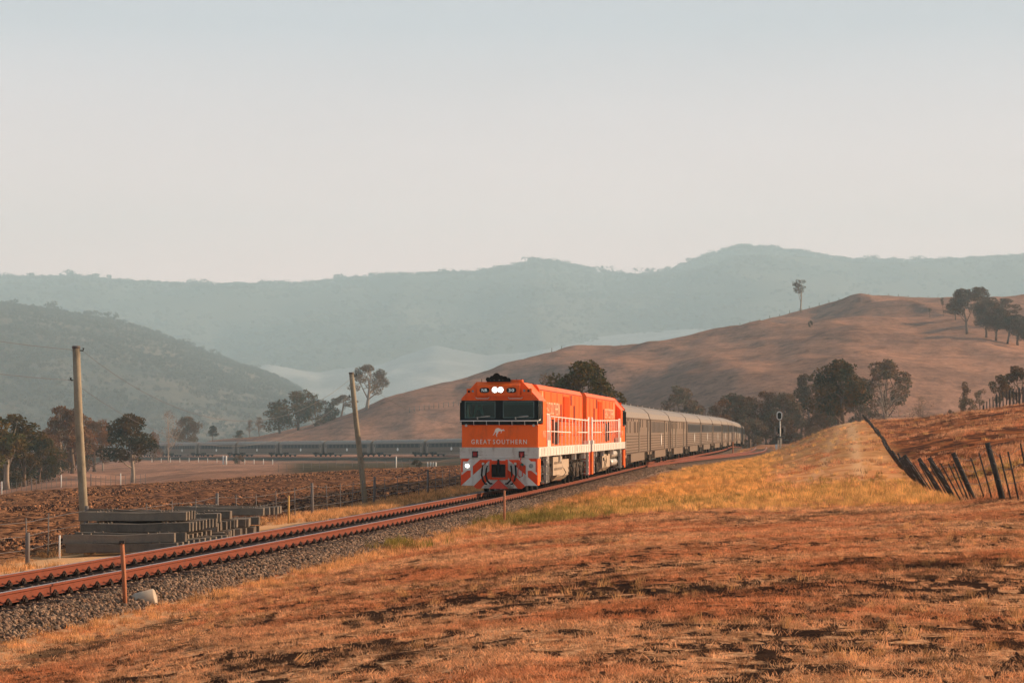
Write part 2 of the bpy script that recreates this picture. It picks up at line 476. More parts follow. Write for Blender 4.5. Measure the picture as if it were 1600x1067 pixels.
def grass_mat(name, kind):
    t = NT(name); p = t.pos()
    oi = t.n("ShaderNodeObjectInfo")
    if kind == 'burnt':
        c, dark, fine = burnt_grass(t, p)
        c = t.val(c, 1.12)
        c = t.mix(t.math('MULTIPLY', dark, 0.88), c, (0.045, 0.028, 0.023))
    elif kind == 'yellow':
        n = t.noise(p, 0.28, 5, 0.6)
        c = t.mix(t.ramp(n, 0.4, 0.62), (0.86, 0.47, 0.17), (0.66, 0.39, 0.13))
    elif kind == 'green':
        c = t.mix(t.noise(p, 0.8, 3), (0.16, 0.15, 0.035), (0.36, 0.24, 0.07))
    else:
        c = t.mix(t.noise(p, 0.8, 3), (0.72, 0.40, 0.18), (0.56, 0.27, 0.10))
    c = t.val(c, t.math('ADD', t.math('MULTIPLY', oi.outputs['Random'], 1.3), 0.32))
    d = t.n("ShaderNodeBsdfDiffuse"); t.l(c, d.inputs[0])
    tr = t.n("ShaderNodeBsdfTranslucent"); t.l(c, tr.inputs[0])
    m_ = t.n("ShaderNodeMixShader"); m_.inputs[0].default_value = 0.30
    t.l(d.outputs[0], m_.inputs[1]); t.l(tr.outputs[0], m_.inputs[2]); t.l(m_.outputs[0], t.out.inputs[0])
    return t.m
M['g_burnt'] = grass_mat('burnt_grass', 'burnt')
M['g_yellow'] = grass_mat('yellow_grass', 'yellow')
M['g_straw'] = grass_mat('straw_grass', 'straw')
M['g_green'] = grass_mat('green_tinged_grass', 'green')

def stone_mat():
    t = NT('ballast_stone'); p = t.pos(); oi = t.n("ShaderNodeObjectInfo")
    c = t.mix(oi.outputs['Random'], (0.032, 0.023, 0.018), (0.36, 0.235, 0.155))
    c = t.mix(t.math('MULTIPLY', t.ramp(t.noise(p, 3, 4), 0.45, 0.7), 0.4), c, (0.22, 0.095, 0.05))
    t.bsdf(c, 0.85, 0, None, 0.2); return t.m
M['stone'] = stone_mat()
def ballast_mat():
    t = NT('ballast_bed'); p = t.pos()
    v = t.n("ShaderNodeTexVoronoi"); v.inputs['Scale'].default_value = 11; t.l(p, v.inputs['Vector'])
    s = t.n("ShaderNodeSeparateColor"); t.l(v.outputs['Color'], s.inputs[0])
    c = t.mix(s.outputs[0], (0.035, 0.025, 0.02), (0.23, 0.15, 0.10))
    c = t.mix(t.math('MULTIPLY', t.ramp(t.noise(p, 1.5, 5), 0.45, 0.7), 0.35), c, (0.20, 0.10, 0.06))
    nm = t.bump(v.outputs['Distance'], 1.0, 0.08)
    t.bsdf(c, 0.9, 0, nm, 0.1); return t.m
M['ballast'] = ballast_mat()
def clod_mat():
    t = NT('earth_clod'); oi = t.n("ShaderNodeObjectInfo")
    c = t.mix(t.ramp(oi.outputs['Random'], 0.35, 0.9), (0.05, 0.026, 0.019), (0.43, 0.205, 0.10))
    t.bsdf(c, 0.95, 0, None, 0.1); return t.m
M['clod'] = clod_mat()
# ------------------------------------------------------------------ track alignment
_ty = np.array([-60, -20, 0, 20, 37, 50, 61.4, 83.5, 94.8, 107.7, 136, 170, 209, 250, 290, 350, 405.])
_tx = np.array([-22.2, -16.0, -12.85, -9.8, -7.25, -5.3, -3.55, -0.28, 1.05, 2.48, 5.6, 9.9, 15.1, 20.7, 25.3, 32.4, 39.6]) - 0.753
_co = np.polyfit(_ty[2:], _tx[2:], 6)
def near_x(y): return np.polyval(_co, y)
pts = [(float(near_x(y)), float(y)) for y in np.arange(-60, 401, 4.0)]
h0 = math.atan2(pts[-1][0] - pts[-2][0], 4.0)
x, y = pts[-1]; h = h0; ds = 4.0; Rr = 178.0
while h > -R(35):
    h -= ds / Rr; x += math.sin(h) * ds; y += math.cos(h) * ds; pts.append((x, y))
# steer through the far straight
for q in ((-16.5, 566), (-37.5, 595), (-58, 625), (-72, 645), (-85.7, 665), (-97, 685), (-108, 705), (-128, 745), (-146, 785)):
    if q[1] > pts[-1][1] + 6: pts.append(q)
tp = np.array(pts)
for _ in range(3):
    seg = np.hypot(*np.diff(tp, axis=0).T); ss = np.concatenate([[0], np.cumsum(seg)])
    s_new = np.arange(0, ss[-1], 4.0)
    tp = np.stack([np.interp(s_new, ss, tp[:, 0]), np.interp(s_new, ss, tp[:, 1])], 1)
    k = tp.copy(); k[1:-1] = (tp[:-2] + 2 * tp[1:-1] + tp[2:]) / 4
    tp = k
seg = np.hypot(*np.diff(tp, axis=0).T); TS = np.concatenate([[0], np.cumsum(seg)])
i380 = int(np.argmin(np.abs(tp[:, 1] - 375)))
S380 = TS[i380]
i566 = int(np.argmin(np.abs(tp[:, 1] - 566))); S566 = TS[i566]
TZ = np.interp(TS, [0, S380, S380 + 60, S566, S566 + 72, S566 + 120, S566 + 165, TS[-1]], [0, 0, -.8, -3.75, -4.4, -4.8, -5.3, -5.8])
TZ = np.convolve(np.pad(TZ, 6, mode='edge'), np.ones(13) / 13, 'valid')
def track_at(s):
    return np.array([np.interp(s, TS, tp[:, 0]), np.interp(s, TS, tp[:, 1]), np.interp(s, TS, TZ)])
def s_of_y(y):   # near part only
    k = tp[:, 1] < 400
    return float(np.interp(y, tp[k, 1], TS[k]))
def track_off(X, Y):
    """signed offset (right positive), arclength"""
    X = np.asarray(X, float).ravel(); Y = np.asarray(Y, float).ravel()
    best = np.full(X.shape, 1e9); off = np.zeros(X.shape); sb = np.zeros(X.shape)
    step = 2
    idx = list(range(0, len(tp) - step, step))
    for i in idx:
        a = tp[i]; b = tp[i + step]; d = b - a; l = math.hypot(*d); d = d / l
        vx = X - a[0]; vy = Y - a[1]
        t = np.clip(vx * d[0] + vy * d[1], 0, l)
        ex = vx - d[0] * t; ey = vy - d[1] * t
        ds_ = ex * ex + ey * ey
        m = ds_ < best
        best[m] = ds_[m]
        side = (vx * d[1] - vy * d[0])
        off[m] = (np.sign(side) * np.sqrt(ds_))[m]
        sb[m] = TS[i] + t[m]
    return off, sb
SIDE0, SIDE1 = 170.0, 345.0
def siding_lat(y): return 5.4 * smooth(SIDE0 - 20, 285, y)

# ------------------------------------------------------------------ terrain
Z = zy
COLS = {
 -250: [(4, .75), (10, .40), (18, -.05), (25, -.33), (34, -.42), (50, -.55), (90, -1.2), (150, -2.2), (180, -3.0), (300, -7.2), (600, -9), (900, -11), (1400, -14)],
 0:    [(4, .75), (10, .45), (18, .0), (25, -.30), (33, -.36), (45, -.45), Z(53, 880), (90, -.95), Z(150, 778), Z(180, 773), Z(300, 766), (450, -7.4), (600, -9), (900, -11), (1400, -14)],
 100:  [(4, .75), (10, .50), (18, .1), (27, -.28), (38, -.36), (50, -.5), (90, -.85), Z(150, 770), Z(185, 764), Z(300, 752), Z(420, 736), (600, -7.5), (900, -10), (1400, -13)],
 200:  [(4, .75), (10, .52), (18, .2), (27, -.15), (36, -.34), (50, -.5), (90, -.8), Z(150, 762), Z(190, 757), Z(330, 756), Z(560, 723), Z(620, 722), (700, -6.1), (900, -9), (1400, -13)],
 300:  [(4, .75), (10, .55), (18, .28), (28, -.05), (40, -.35), (60, -.5), (95, -.75), Z(195, 751), Z(330, 741), Z(560, 723), Z(620, 722), (700, -5.9), (900, -7), (1400, -12)],
 400:  [(4, .76), (10, .6), (18, .36), (30, .05), (46, -.33), (60, -.5), (95, -.7), Z(200, 744), Z(330, 738), Z(500, 725), Z(590, 723), (700, -5.2), (900, -5), (1400, -10)],
 530:  [(4, .76), (10, .65), (18, .45), (32, .15), (52, -.33), (75, -.5), (100, -.65), Z(205, 736), Z(330, 730), Z(450, 725), Z(560, 723), (680, -4.8), (900, -4), (1400, -8)],
 700:  [(4, .77), (10, .7), (18, .6), (32, .28), (48, -.05), (63, -.33), (90, -.45), (120, -.5), Z(215, 728), (300, -2.3), (450, -4.2), (560, -5.0), (680, -5.2), (900, -4), (1400, -8)],
 800:  [(4, .77), (15, .77), (30, .42), (50, .0), (70, -.35), (110, -.42), (220, -.7), (300, -1.2), (450, -2.2), (560, -3), (700, -3), (1400, -6)],
 900:  [(4, .77), (15, .77), (30, .5), (50, .1), (72, -.33), (95, -.45), (150, -.4), (220, -.45), (300, -.7), (450, -1.5), (700, -2), (1400, -6)],
 1000: [(4, .77), (15, .77), (30, .56), (50, .22), Z(66, 802), (80, -.30), (95, -.42), (140, -.36), (220, -.42), (300, -.5), (450, -1), (700, -1), (1400, -4)],
 1100: [(4, .77), (15, .77), (30, .62), (50, .30), Z(66, 800), (82, -.15), (100, -.36), (150, -.36), (220, -.42), (300, -.42), (450, -.4), (700, 0), (1400, 0)],
 1180: [(4, .77), (15, .77), (30, .66), (50, .36), Z(65, 799), (82, -.05), (100, -.22), (130, -.25), (200, -.25), (297, -.40), (420, .1), (700, 1), (1400, 0)],
 1235: [(4, .77), (15, .77), (30, .68), (50, .40), Z(64, 798), (85, .0), (110, -.05), (140, .05), (200, .45), (250, .75), (297, .2), (420, .3), (700, 1), (1400, 0)],
 1280: [(4, .77), (15, .77), (30, .70), (50, .44), Z(63, 798), (85, .08), Z(130, 732), Z(200, 691), Z(250, 671.5), (300, 1.0), (420, .3), (700, 1), (1400, 0)],
 1330: [(4, .77), (15, .77), (30, .72), (50, .46), Z(62, 797), (85, .16), Z(130, 720), Z(200, 676), Z(248, 656), (310, 1.5), (420, .3), (700, 1), (1400, 0)],
 1380: [(4, .77), (15, .77), (30, .74), (50, .52), Z(62, 795), Z(85, 768), Z(130, 722), Z(185, 680), Z(240, 655), (320, 1.5), (450, .3), (700, 1), (1400, 0)],
 1430: [(4, .77), (15, .77), (30, .75), (50, .60), Z(62, 792), Z(90, 762), Z(120, 728), Z(185, 675), Z(232, 650.5), (330, 1.5), (450, .3), (700, 1), (1400, 0)],
 1500: [(4, .77), (15, .77), (30, .76), (48, .66), Z(67, 784), Z(85, 755), Z(115, 715), Z(175, 665), Z(226, 643), (330, 2), (450, .3), (700, 1), (1400, 0)],
 1600: [(4, .77), (15, .77), (30, .78), (46, .72), Z(55, 777), Z(80, 736), Z(110, 702), Z(165, 660), Z(215, 629), (330, 3), (450, .5), (700, 1), (1400, 0)],
 1800: [(4, .77), (15, .77), (30, .82), (46, .80), (55, .9), (80, 1.2), (110, 1.9), (165, 3.6), (215, 5.4), (330, 4), (450, 1), (700, 1), (1400, 0)],
}
VN = 420
VLO, VHI = math.log(3.0), math.log(1500.0)
vg = np.linspace(VLO, VHI, VN)
PXN = 206
pg = np.linspace(-250, 1800, PXN)
keys = sorted(COLS)
raw = np.array([np.interp(vg, [math.log(d) for d, z in COLS[k]], [z for d, z in COLS[k]]) for k in keys])
tab = np.array([np.interp(pg, keys, raw[:, j]) for j in range(VN)]).T     # PXN x VN
def blur(a, n, ax):
    ker = np.hanning(n + 2)[1:-1]; ker /= ker.sum()
    pad = [(0, 0), (0, 0)]; pad[ax] = (n // 2, n // 2)
    b = np.pad(a, pad, mode='edge')
    return np.apply_along_axis(lambda r_: np.convolve(r_, ker, 'valid'), ax, b)
tab = blur(blur(tab, 9, 1), 9, 0)
# brown hill crest
HX = [-250, 200, 290, 320, 350, 400, 430, 500, 560, 600, 650, 720, 780, 830, 870, 940, 1000, 1060, 1120, 1150, 1200, 1250, 1300, 1340, 1400, 1450, 1500, 1600, 1800]
HY = [740, 735, 712, 690, 686, 683, 676, 660, 643, 627, 612, 597, 575, 558, 547, 545, 543, 535, 520, 513, 500, 487, 473, 465, 464, 468, 470, 472, 470]
HDX = [-250, 320, 560, 720, 870, 1100, 1340, 1600, 1800]
HD = [820, 820, 860, 920, 1000, 1060, 1150, 1200, 1200]
HBX = [-250, 560, 700, 900, 1180, 1800]
HB = [720, 700, 650, 600, 470, 470]

_hx = np.arange(-250, 1801, 5.0)
def _sm(xs, ys, w):
    a = np.interp(_hx, xs, ys); ker = np.hanning(w + 2)[1:-1]; ker /= ker.sum()
    return np.convolve(np.pad(a, w // 2, mode='edge'), ker, 'valid')
_HY = _sm(HX, HY, 9); _HD = _sm(HDX, HD, 61); _HB = _sm(HBX, HB, 61)
def nat(X, Y):
    r = np.hypot(X, Y); th = np.arctan2(X, Y)
    tc_ = np.clip(th, -1.0, 1.0)
    D = np.clip(r * np.cos(tc_), 3.0, 1490)
    px = np.clip(np.tan(tc_) * FPX + CX, -250, 1800)
    v = (np.log(D) - VLO) / (VHI - VLO) * (VN - 1)
    u = (px + 250) / 2050 * (PXN - 1)
    i = np.clip(u.astype(int), 0, PXN - 2); j = np.clip(v.astype(int), 0, VN - 2)
    fu = u - i; fv = v - j
    z = (tab[i, j] * (1 - fu) + tab[i + 1, j] * fu) * (1 - fv) + (tab[i, j + 1] * (1 - fu) + tab[i + 1, j + 1] * fu) * fv
    # hill
    Dc = np.interp(px, _hx, _HD); Db = np.interp(px, _hx, _HB)
    yc = np.interp(px, _hx, _HY)
    zc = CAMZ + (673 - yc) / FPX * Dc
    t = np.clip((D - Db) / (Dc - Db), 0, 1)
    g = 0.45 * t + 0.55 * (1 - (1 - t) ** 2.0)
    g = g * smooth(0, 0.12, t)
    back = smooth(1.0, 1.45, D / Dc)
    hz = z + (zc - z) * g * (1 - 0.75 * back)
    rel = (fbm(X / 150., Y / 260., 3, 4) - 0.5)
    rid = -np.abs(fbm(X / 95. + 3, Y / 240. + 9, 8, 3) - 0.5)
    amp = np.clip((zc - z) * 0.27, 0, 13)
    hz = hz + np.clip((zc - z) * .12, 0, 3.0) * (fbm(X / 26., Y / 60., 13, 3) - .5) * 2.2 * smooth(0.05, 0.3, t) * (1 - smooth(0.8, 0.98, t))
    hz = hz + amp * (rel * 1.1 + rid * 1.5 + 0.10) * smooth(0.05, 0.4, t) * (1 - smooth(0.70, 0.97, t))
    z = np.where(D > Db, hz, z)
    # small relief
    z = z + (fbm(X / 5.0, Y / 5.0, 21, 3) - 0.5) * 0.16 * smooth(3, 12, r) * (1 + smooth(120, 400, r) * 2)
    z = z + (fbm(X / 0.8, Y / 0.8, 31, 3) - 0.5) * 0.055 * (1 - smooth(60, 140, r))
    return z

def H(X, Y, clods=False):
    X = np.asarray(X, float); Y = np.asarray(Y, float); shp = X.shape
    X = X.ravel(); Y = Y.ravel()
    z = nat(X, Y)
    off, s = track_off(X, Y)
    tz = np.interp(s, TS, TZ)
    near = s < S380
    w = np.where(near, smooth(2.0, 5.5, np.abs(off)), smooth(3.0, 16.0, np.abs(off)))
    # siding corridor
    sl = siding_lat(Y)
    ws = smooth(2.3, 4.5, np.abs(off - sl)); ws = np.where((Y > SIDE0) & (Y < SIDE1 + 20), ws, 1.0)
    w = np.minimum(w, ws)
    z = (tz - 0.42) * (1 - w) + z * w
    return z.reshape(shp)
def Hs(x, y): return float(H(np.array([x]), np.array([y]))[0])

FIELD_FAR_X = [-250, 0, 200, 376, 532, 689, 800]
FIELD_FAR_D = [172, 178, 188, 200, 207, 214, 218]
FENCE_R = [(1840, 44), (1700, 48), (1640, 51), (1615, 53.5), (1590, 55), (1564, 57), (1537, 61), (1520, 64), (1502, 66.5), (1489, 69), (1468, 76), (1445, 84), (1423, 100), (1400, 125), (1372, 185), (1352, 243)]
_fx = np.array([(p[0] - CX) / FPX * p[1] for p in FENCE_R]); _fy = np.array([p[1] for p in FENCE_R])

def scorch(X, Y):
    b = 0.36 * fbm(X / 2.4, Y / 3.6, 141, 4) + 0.64 * fbm(X / 0.17, Y / 0.30, 151, 4)
    big = fbm(X / 9.0, Y / 14.0, 161, 2)
    th = 0.537 - (big - .5) * 0.22 + 0.03 * smooth(28, 55, Y) - 0.028 * (1 - smooth(24, 42, Y)) * (0.6 + 0.4 * smooth(-4, 4, X))
    return smooth(th - .045, th + .055, b)
def build_ground():
    th = [0.0]; 
    a = 0.0
    while a < math.pi:
        st = R(0.056) if a < R(14.5) else (R(0.3) if a < R(24) else R(4))
        a = min(a + st, math.pi); th.append(a)
    th = np.array([-t for t in th[:0:-1]] + th)
    rr = [2.5]
    while rr[-1] < 1700:
        q = 1.0082 if rr[-1] > 11 else 1.05
        rr.append(rr[-1] * q)
    rr = np.array(rr + [2400, 4000, 6500, 7600.])
    T, Q = np.meshgrid(th, rr)
    X = Q * np.sin(T); Y = Q * np.cos(T)
    Zz = H(X, Y)
    far = smooth(1400, 1700, Q)
    Zz = Zz * (1 - far) + (-14.0) * far
    # plough roughness (real relief)
    off, s = track_off(X, Y); off = off.reshape(X.shape); s = s.reshape(X.shape)
    px = np.clip(np.tan(np.clip(T, -1, 1)) * FPX + CX, -250, 1800)
    D = Y
    ffar = np.interp(px, FIELD_FAR_X, FIELD_FAR_D)
    vis = np.cos(T) > 0.6
    wob = (fbm(X / 2.0, Y / 2.0, 77, 3) - 0.5) * 1.2
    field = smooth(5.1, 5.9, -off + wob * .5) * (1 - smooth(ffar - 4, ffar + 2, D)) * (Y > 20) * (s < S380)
    Zz += field * ((fbm(X / 6.0, Y / 6.0, 15, 3) - 0.5) * 0.35 + np.sin(off * 2 * math.pi / 1.1 + fbm(X / 5, Y / 5, 9, 2) * 3) * 0.035 + (fbm(X / 0.9, Y / 0.9, 5, 3) - 0.5) * 0.24 + (fbm(X / 0.3, Y / 0.3, 6, 2) - 0.5) * 0.10)
    hill = smooth(ffar - 3, ffar + 6, D) * (off < -3) + smooth(330, 420, D) * (off >= -3)
    hill = np.clip(hill, 0, 1) * vis
    xf = np.interp(D, _fy, _fx)
    xf = np.where(D < 44, X + 50, xf); xf = np.where(D > 243, np.interp(D, [243, 400], [36.4, 60]), xf)
    pad = smooth(-0.5, 1.2, X - xf + wob) * smooth(52, 70, D) * (1 - smooth(260, 330, D))
    near_b = 66 + (px - 1000) * -0.008
    wobb = (fbm(X / 6, Y / 6, 55, 3) - 0.5) * 10
    yel = smooth(3.2, 5.0, off + wob * 1.0) * smooth(near_b + 1, near_b + 7, D + wobb * .35) * (1 - smooth(300, 380, D)) * (px > 780) * (1 - pad)
    rampm = smooth(88, 108, D + wobb) * smooth(1175, 1235, px + wob * 25 - (D - 100) * 0.05) * (1 - smooth(-1, 1, X - xf)) * (1 - smooth(300, 350, D))
    rampm = rampm * (0.55 + 0.45 * smooth(0.35, 0.6, fbm(X / 3, Y / 9, 91, 3)))
    yel = yel * (1 - rampm * .9)
    # grey path left of the rails near the locomotive, and trackside gravel fringe
    path = smooth(2.2, 2.6, -off) * (1 - smooth(3.5, 4.0, -off + wob * .4)) * smooth(62, 70, D) * (1 - smooth(300, 340, D))
    path = np.clip(path + (1 - smooth(2.0, 2.7, np.abs(off) + wob * .4)) * 0.7, 0, 1)
    verge = smooth(2.6, 3.2, -off + wob * .3) * (1 - smooth(5.0, 5.6, -off)) * (Y > 20) * (Y < 260) * (1 - path)
    rut = np.exp(-((px - np.interp(D, [85, 130, 200, 250], [1345, 1338, 1331, 1328])) / 9.0) ** 2) + 0.7 * np.exp(-((px - np.interp(D, [85, 130, 200, 250], [1240, 1285, 1305, 1316])) / 8.0) ** 2)
    rut = np.clip(rut * 1.15, 0, 1) * smooth(88, 108, D) * (1 - smooth(260, 300, D))
    edge_straw = np.exp(-((off - 2.6) / 0.6) ** 2) * (Y > 10) * (Y < 110) * 0.8
    valley = smooth(210, 240, D) * (1 - smooth(500, 600, D)) * smooth(420, 480, px) * (1 - smooth(760, 800, px)) * (off < -3)
    valley = np.maximum(valley, (1 - smooth(9, 15, np.abs(off))) * (s > S380 + 60) * (np.abs(off) > 2.5))
    me_faces = []
    nr, nc = X.shape
    i, j = np.meshgrid(np.arange(nr - 1), np.arange(nc - 1), indexing='ij')
    f = np.stack([i * nc + j, i * nc + j + 1, (i + 1) * nc + j + 1, (i + 1) * nc + j], -1).reshape(-1, 4)
    f = f[:, ::-1]
    me = np_mesh('ground', np.stack([X, Y, Zz], -1).reshape(-1, 3), f, M['ground'])
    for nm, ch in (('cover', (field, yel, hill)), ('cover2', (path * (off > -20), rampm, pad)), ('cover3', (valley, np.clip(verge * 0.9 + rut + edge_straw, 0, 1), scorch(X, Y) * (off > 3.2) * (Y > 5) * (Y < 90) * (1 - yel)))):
        at = me.color_attributes.new(nm, 'FLOAT_COLOR', 'POINT')
        arr = np.ones((nr * nc, 4), np.float32)
        for k in range(3): arr[:, k] = np.clip(ch[k], 0, 1).ravel()
        at.data.foreach_set('color', arr.ravel())
    g = link('ground', me); tag(g, kind='structure')
    return g
build_ground()

# ------------------------------------------------------------------ scatter helper
def scatter(name, srcs, xyz, rot, scl, label=None, pick=None):
    """one 'stuff' object per source mesh variant would read as repeats, so the variants are joined through one node tree"""
    xyz = np.asarray(xyz, np.float32)
    me = bpy.data.meshes.new(name)
    me.vertices.add(len(xyz)); me.vertices.foreach_set('co', xyz.ravel())
    a = me.attributes.new('rot', 'FLOAT_VECTOR', 'POINT'); a.data.foreach_set('vector', np.asarray(rot, np.float32).ravel())
    scl = np.asarray(scl, np.float32)
    if scl.ndim == 1: scl = np.repeat(scl[:, None], 3, 1)
    a = me.attributes.new('scl', 'FLOAT_VECTOR', 'POINT'); a.data.foreach_set('vector', scl.ravel())
    if pick is None: pick = rng.integers(0, len(srcs), len(xyz))
    a = me.attributes.new('pick', 'INT', 'POINT'); a.data.foreach_set('value', np.asarray(pick, np.int32))
    o = link(name, me)
    ng = bpy.data.node_groups.new(name + '_scatter', 'GeometryNodeTree')
    ng.interface.new_socket('Geometry', in_out='INPUT', socket_type='NodeSocketGeometry')
    ng.interface.new_socket('Geometry', in_out='OUTPUT', socket_type='NodeSocketGeometry')
    gi = ng.nodes.new('NodeGroupInput'); go = ng.nodes.new('NodeGroupOutput')
    iop = ng.nodes.new('GeometryNodeInstanceOnPoints')
    gti = ng.nodes.new('GeometryNodeGeometryToInstance')
    ng.links.new(gi.outputs[0], iop.inputs['Points'])
    for s_ in reversed(srcs):
        oi = ng.nodes.new('GeometryNodeObjectInfo'); oi.inputs['Object'].default_value = s_
        oi.inputs['As Instance'].default_value = True
        ng.links.new(oi.outputs['Geometry'], gti.inputs[0])
    ng.links.new(gti.outputs[0], iop.inputs['Instance'])
    iop.inputs['Pick Instance'].default_value = True
    def na(n, t):
        q = ng.nodes.new('GeometryNodeInputNamedAttribute'); q.data_type = t; q.inputs[0].default_value = n
        return [k for k in q.outputs if k.enabled and k.name == 'Attribute'][0]
    ng.links.new(na('pick', 'INT'), iop.inputs['Instance Index'])
    e2r = ng.nodes.new('FunctionNodeEulerToRotation')
    ng.links.new(na('rot', 'FLOAT_VECTOR'), e2r.inputs[0])
    ng.links.new(e2r.outputs[0], iop.inputs['Rotation'])
    ng.links.new(na('scl', 'FLOAT_VECTOR'), iop.inputs['Scale'])
    ng.links.new(iop.outputs[0], go.inputs[0])
    md = o.modifiers.new('scatter', 'NODES'); md.node_group = ng
    tag(o, label, None, None, 'stuff')
    return o

def hidden_src(name, me):
    return bpy.data.objects.new(name, me)      # never linked to the scene: only a source for the scatter

def blade_tuft(name, n, spread, hmin, hmax, wid, lean, mat, seed):
    r_ = np.random.default_rng(seed); v = []; f = []
    for k in range(n):
        a = r_.uniform(0, 6.283); d = spread * math.sqrt(r_.uniform()); x = d * math.cos(a); y = d * math.sin(a)
        h_ = r_.uniform(hmin, hmax); b = r_.uniform(0, 6.283); ln = r_.uniform(0.1, 1) * lean * h_; w = wid * r_.uniform(0.6, 1.3)
        dx, dy = math.cos(b) * ln, math.sin(b) * ln; c = r_.uniform(0, 6.283); wx, wy = math.cos(c) * w, math.sin(c) * w
        o = len(v)
        v += [(x - wx, y - wy, -0.02), (x + wx, y + wy, -0.02), (x + dx * .45 + wx * .7, y + dy * .45 + wy * .7, h_ * .62), (x + dx * .45 - wx * .7, y + dy * .45 - wy * .7, h_ * .62), (x + dx, y + dy, h_)]
        f += [(o, o + 1, o + 2), (o, o + 2, o + 3), (o + 3, o + 2, o + 4)]
    return hidden_src(name, np_mesh(name, v, np.array(f), mat, False))

def rock_src(name, mat, seed, flat=0.75, sub=1):
    import bmesh
    bm = bmesh.new(); bmesh.ops.create_icosphere(bm, subdivisions=sub, radius=1.0)
    r_ = random.Random(seed)
    for v in bm.verts: v.co *= r_.uniform(0.7, 1.15); v.co.z *= flat
    me = bpy.data.meshes.new(name); bm.to_mesh(me); bm.free(); me.materials.append(mat)
    return hidden_src(name, me)

def wedge_points(n, d0, d1, half=0.245, power=1.0):
    """random points in the viewed sector, density falling with distance when power < 2"""
    u = rng.uniform(0, 1, n)
    D = (d0 ** power + u * (d1 ** power - d0 ** power)) ** (1 / power)
    a = rng.uniform(-half, half, n)
    return a * D, D

def ups(n, tilt=0.12):
    return np.stack([rng.normal(0, tilt, n), rng.normal(0, tilt, n), rng.uniform(0, 6.283, n)], 1)

# foreground burnt stubble
tufts = [blade_tuft('burnt_tuft', 26, 0.17, 0.02, 0.085, 0.004, 2.0, M['g_burnt'], s) for s in range(4)]
tufts += [blade_tuft('tall_tuft', 22, 0.10, 0.05, 0.17, 0.0028, 1.0, M['g_burnt'], 40)]
X, Y = wedge_points(150000, 9.5, 84, 0.25, 1.2)
off, s_ = track_off(X, Y)
k = off > 2.05 + rng.uniform(-.15, .4, len(X))
xfb = np.interp(Y, _fy, _fx)
bare = fbm(X / 1.6, Y / 3.0, 61, 4)
k &= rng.uniform(0, 1, len(X)) < np.clip(1.35 - smooth(0.40, 0.62, bare) * 1.0, 0.12, 1) * (1 - 0.68 * scorch(X, Y))
X, Y = X[k], Y[k]
zz = H(X, Y)
pk = rng.choice(5, len(X), p=[.235, .235, .235, .235, .06])
scl = rng.uniform(0.28, 0.66, len(X)) * (1 + 0.6 * smooth(25, 80, Y)); scl = np.stack([scl * 1.15, scl * 1.15, scl * rng.uniform(.5, 1.0, len(X))], 1)
scatter('burnt_grass', tufts, np.stack([X, Y, zz], 1), ups(len(X)), scl, 'short dry and scorched grass over the foreground paddock', pk)

# long yellow grass in the hollow
yt = [blade_tuft('yellow_tuft', 30, 0.22, 0.12, 0.36, 0.006, 0.7, M['g_yellow'], s) for s in (11, 12, 13)]
X, Y = wedge_points(60000, 62, 330, 0.25, 1.0)
off, s_ = track_off(X, Y); px = X / Y * FPX + CX
xfb = np.interp(Y, _fy, _fx, right=38)
nb = 67 + (px - 1000) * -0.008
dens = smooth(nb - 1, nb + 6, Y + (fbm(X / 6, Y / 6, 55, 3) - .5) * 4) * (1 - 0.93 * smooth(90, 105, Y) * smooth(1170, 1235, px)) * (px > 790) * smooth(2.6, 4.0, off)
dens = dens * np.where((Y > SIDE0), (np.abs(off - siding_lat(Y)) > 2.4), 1)
dens = dens * np.where(X > xfb, 0.25, 1)
k = rng.uniform(0, 1, len(X)) < dens
X, Y, px = X[k], Y[k], px[k]
hgt = np.clip(0.45 + 1.0 * fbm(X / 4, Y / 4, 15, 3), .4, 1.5) * np.interp(Y, [62, 75, 110, 330], [0.45, 0.72, 0.65, 1.0])
scatter('yellow_grass', yt, np.stack([X, Y, H(X, Y)], 1), ups(len(X)), hgt, 'long yellow grass filling the hollow behind the foreground')

# straw coloured verge grass: fringe along the ballast and between path and left fence
st = [blade_tuft('straw_tuft', 26, 0.16, 0.05, 0.20, 0.005, 0.8, M['g_straw'], s) for s in (21, 22)]
n = 15000
sy = rng.uniform(25, 230, n) ** 1.0; ss_ = np.array([s_of_y(v) for v in np.linspace(20, 240, 221)])
S = np.interp(sy, np.linspace(20, 240, 221), ss_)
side = rng.uniform(0, 1, n)
offs = np.where(side < 0.33, np.maximum(rng.normal(2.5, 0.4, n), 1.95), -rng.uniform(3.3, 5.6, n))
offs = np.where((side >= 0.33) & (side < .5), -rng.normal(5.5, .35, n), offs)
c = np.array([np.interp(S, TS, tp[:, 0]), np.interp(S, TS, tp[:, 1])])
c2 = np.array([np.interp(S + 1, TS, tp[:, 0]), np.interp(S + 1, TS, tp[:, 1])]); d = c2 - c
X = c[0] + d[1] * offs; Y = c[1] - d[0] * offs
k = (np.abs(X / Y) < 0.25) & ~((offs < 0) & (offs > -5.2) & (Y > 50) & (Y < 74)) & ~((offs > 0) & (Y > 115)) & ~((offs < 0) & (Y < 50) & (offs > -2.5))
X, Y = X[k], Y[k]
scatter('verge_grass', st, np.stack([X, Y, H(X, Y)], 1), ups(len(X)), rng.uniform(.4, 1.1, len(X)) * np.interp(Y, [25, 60, 200], [.5, .9, 1.3]), 'straw coloured grass fringing the railway ballast and the field fence')

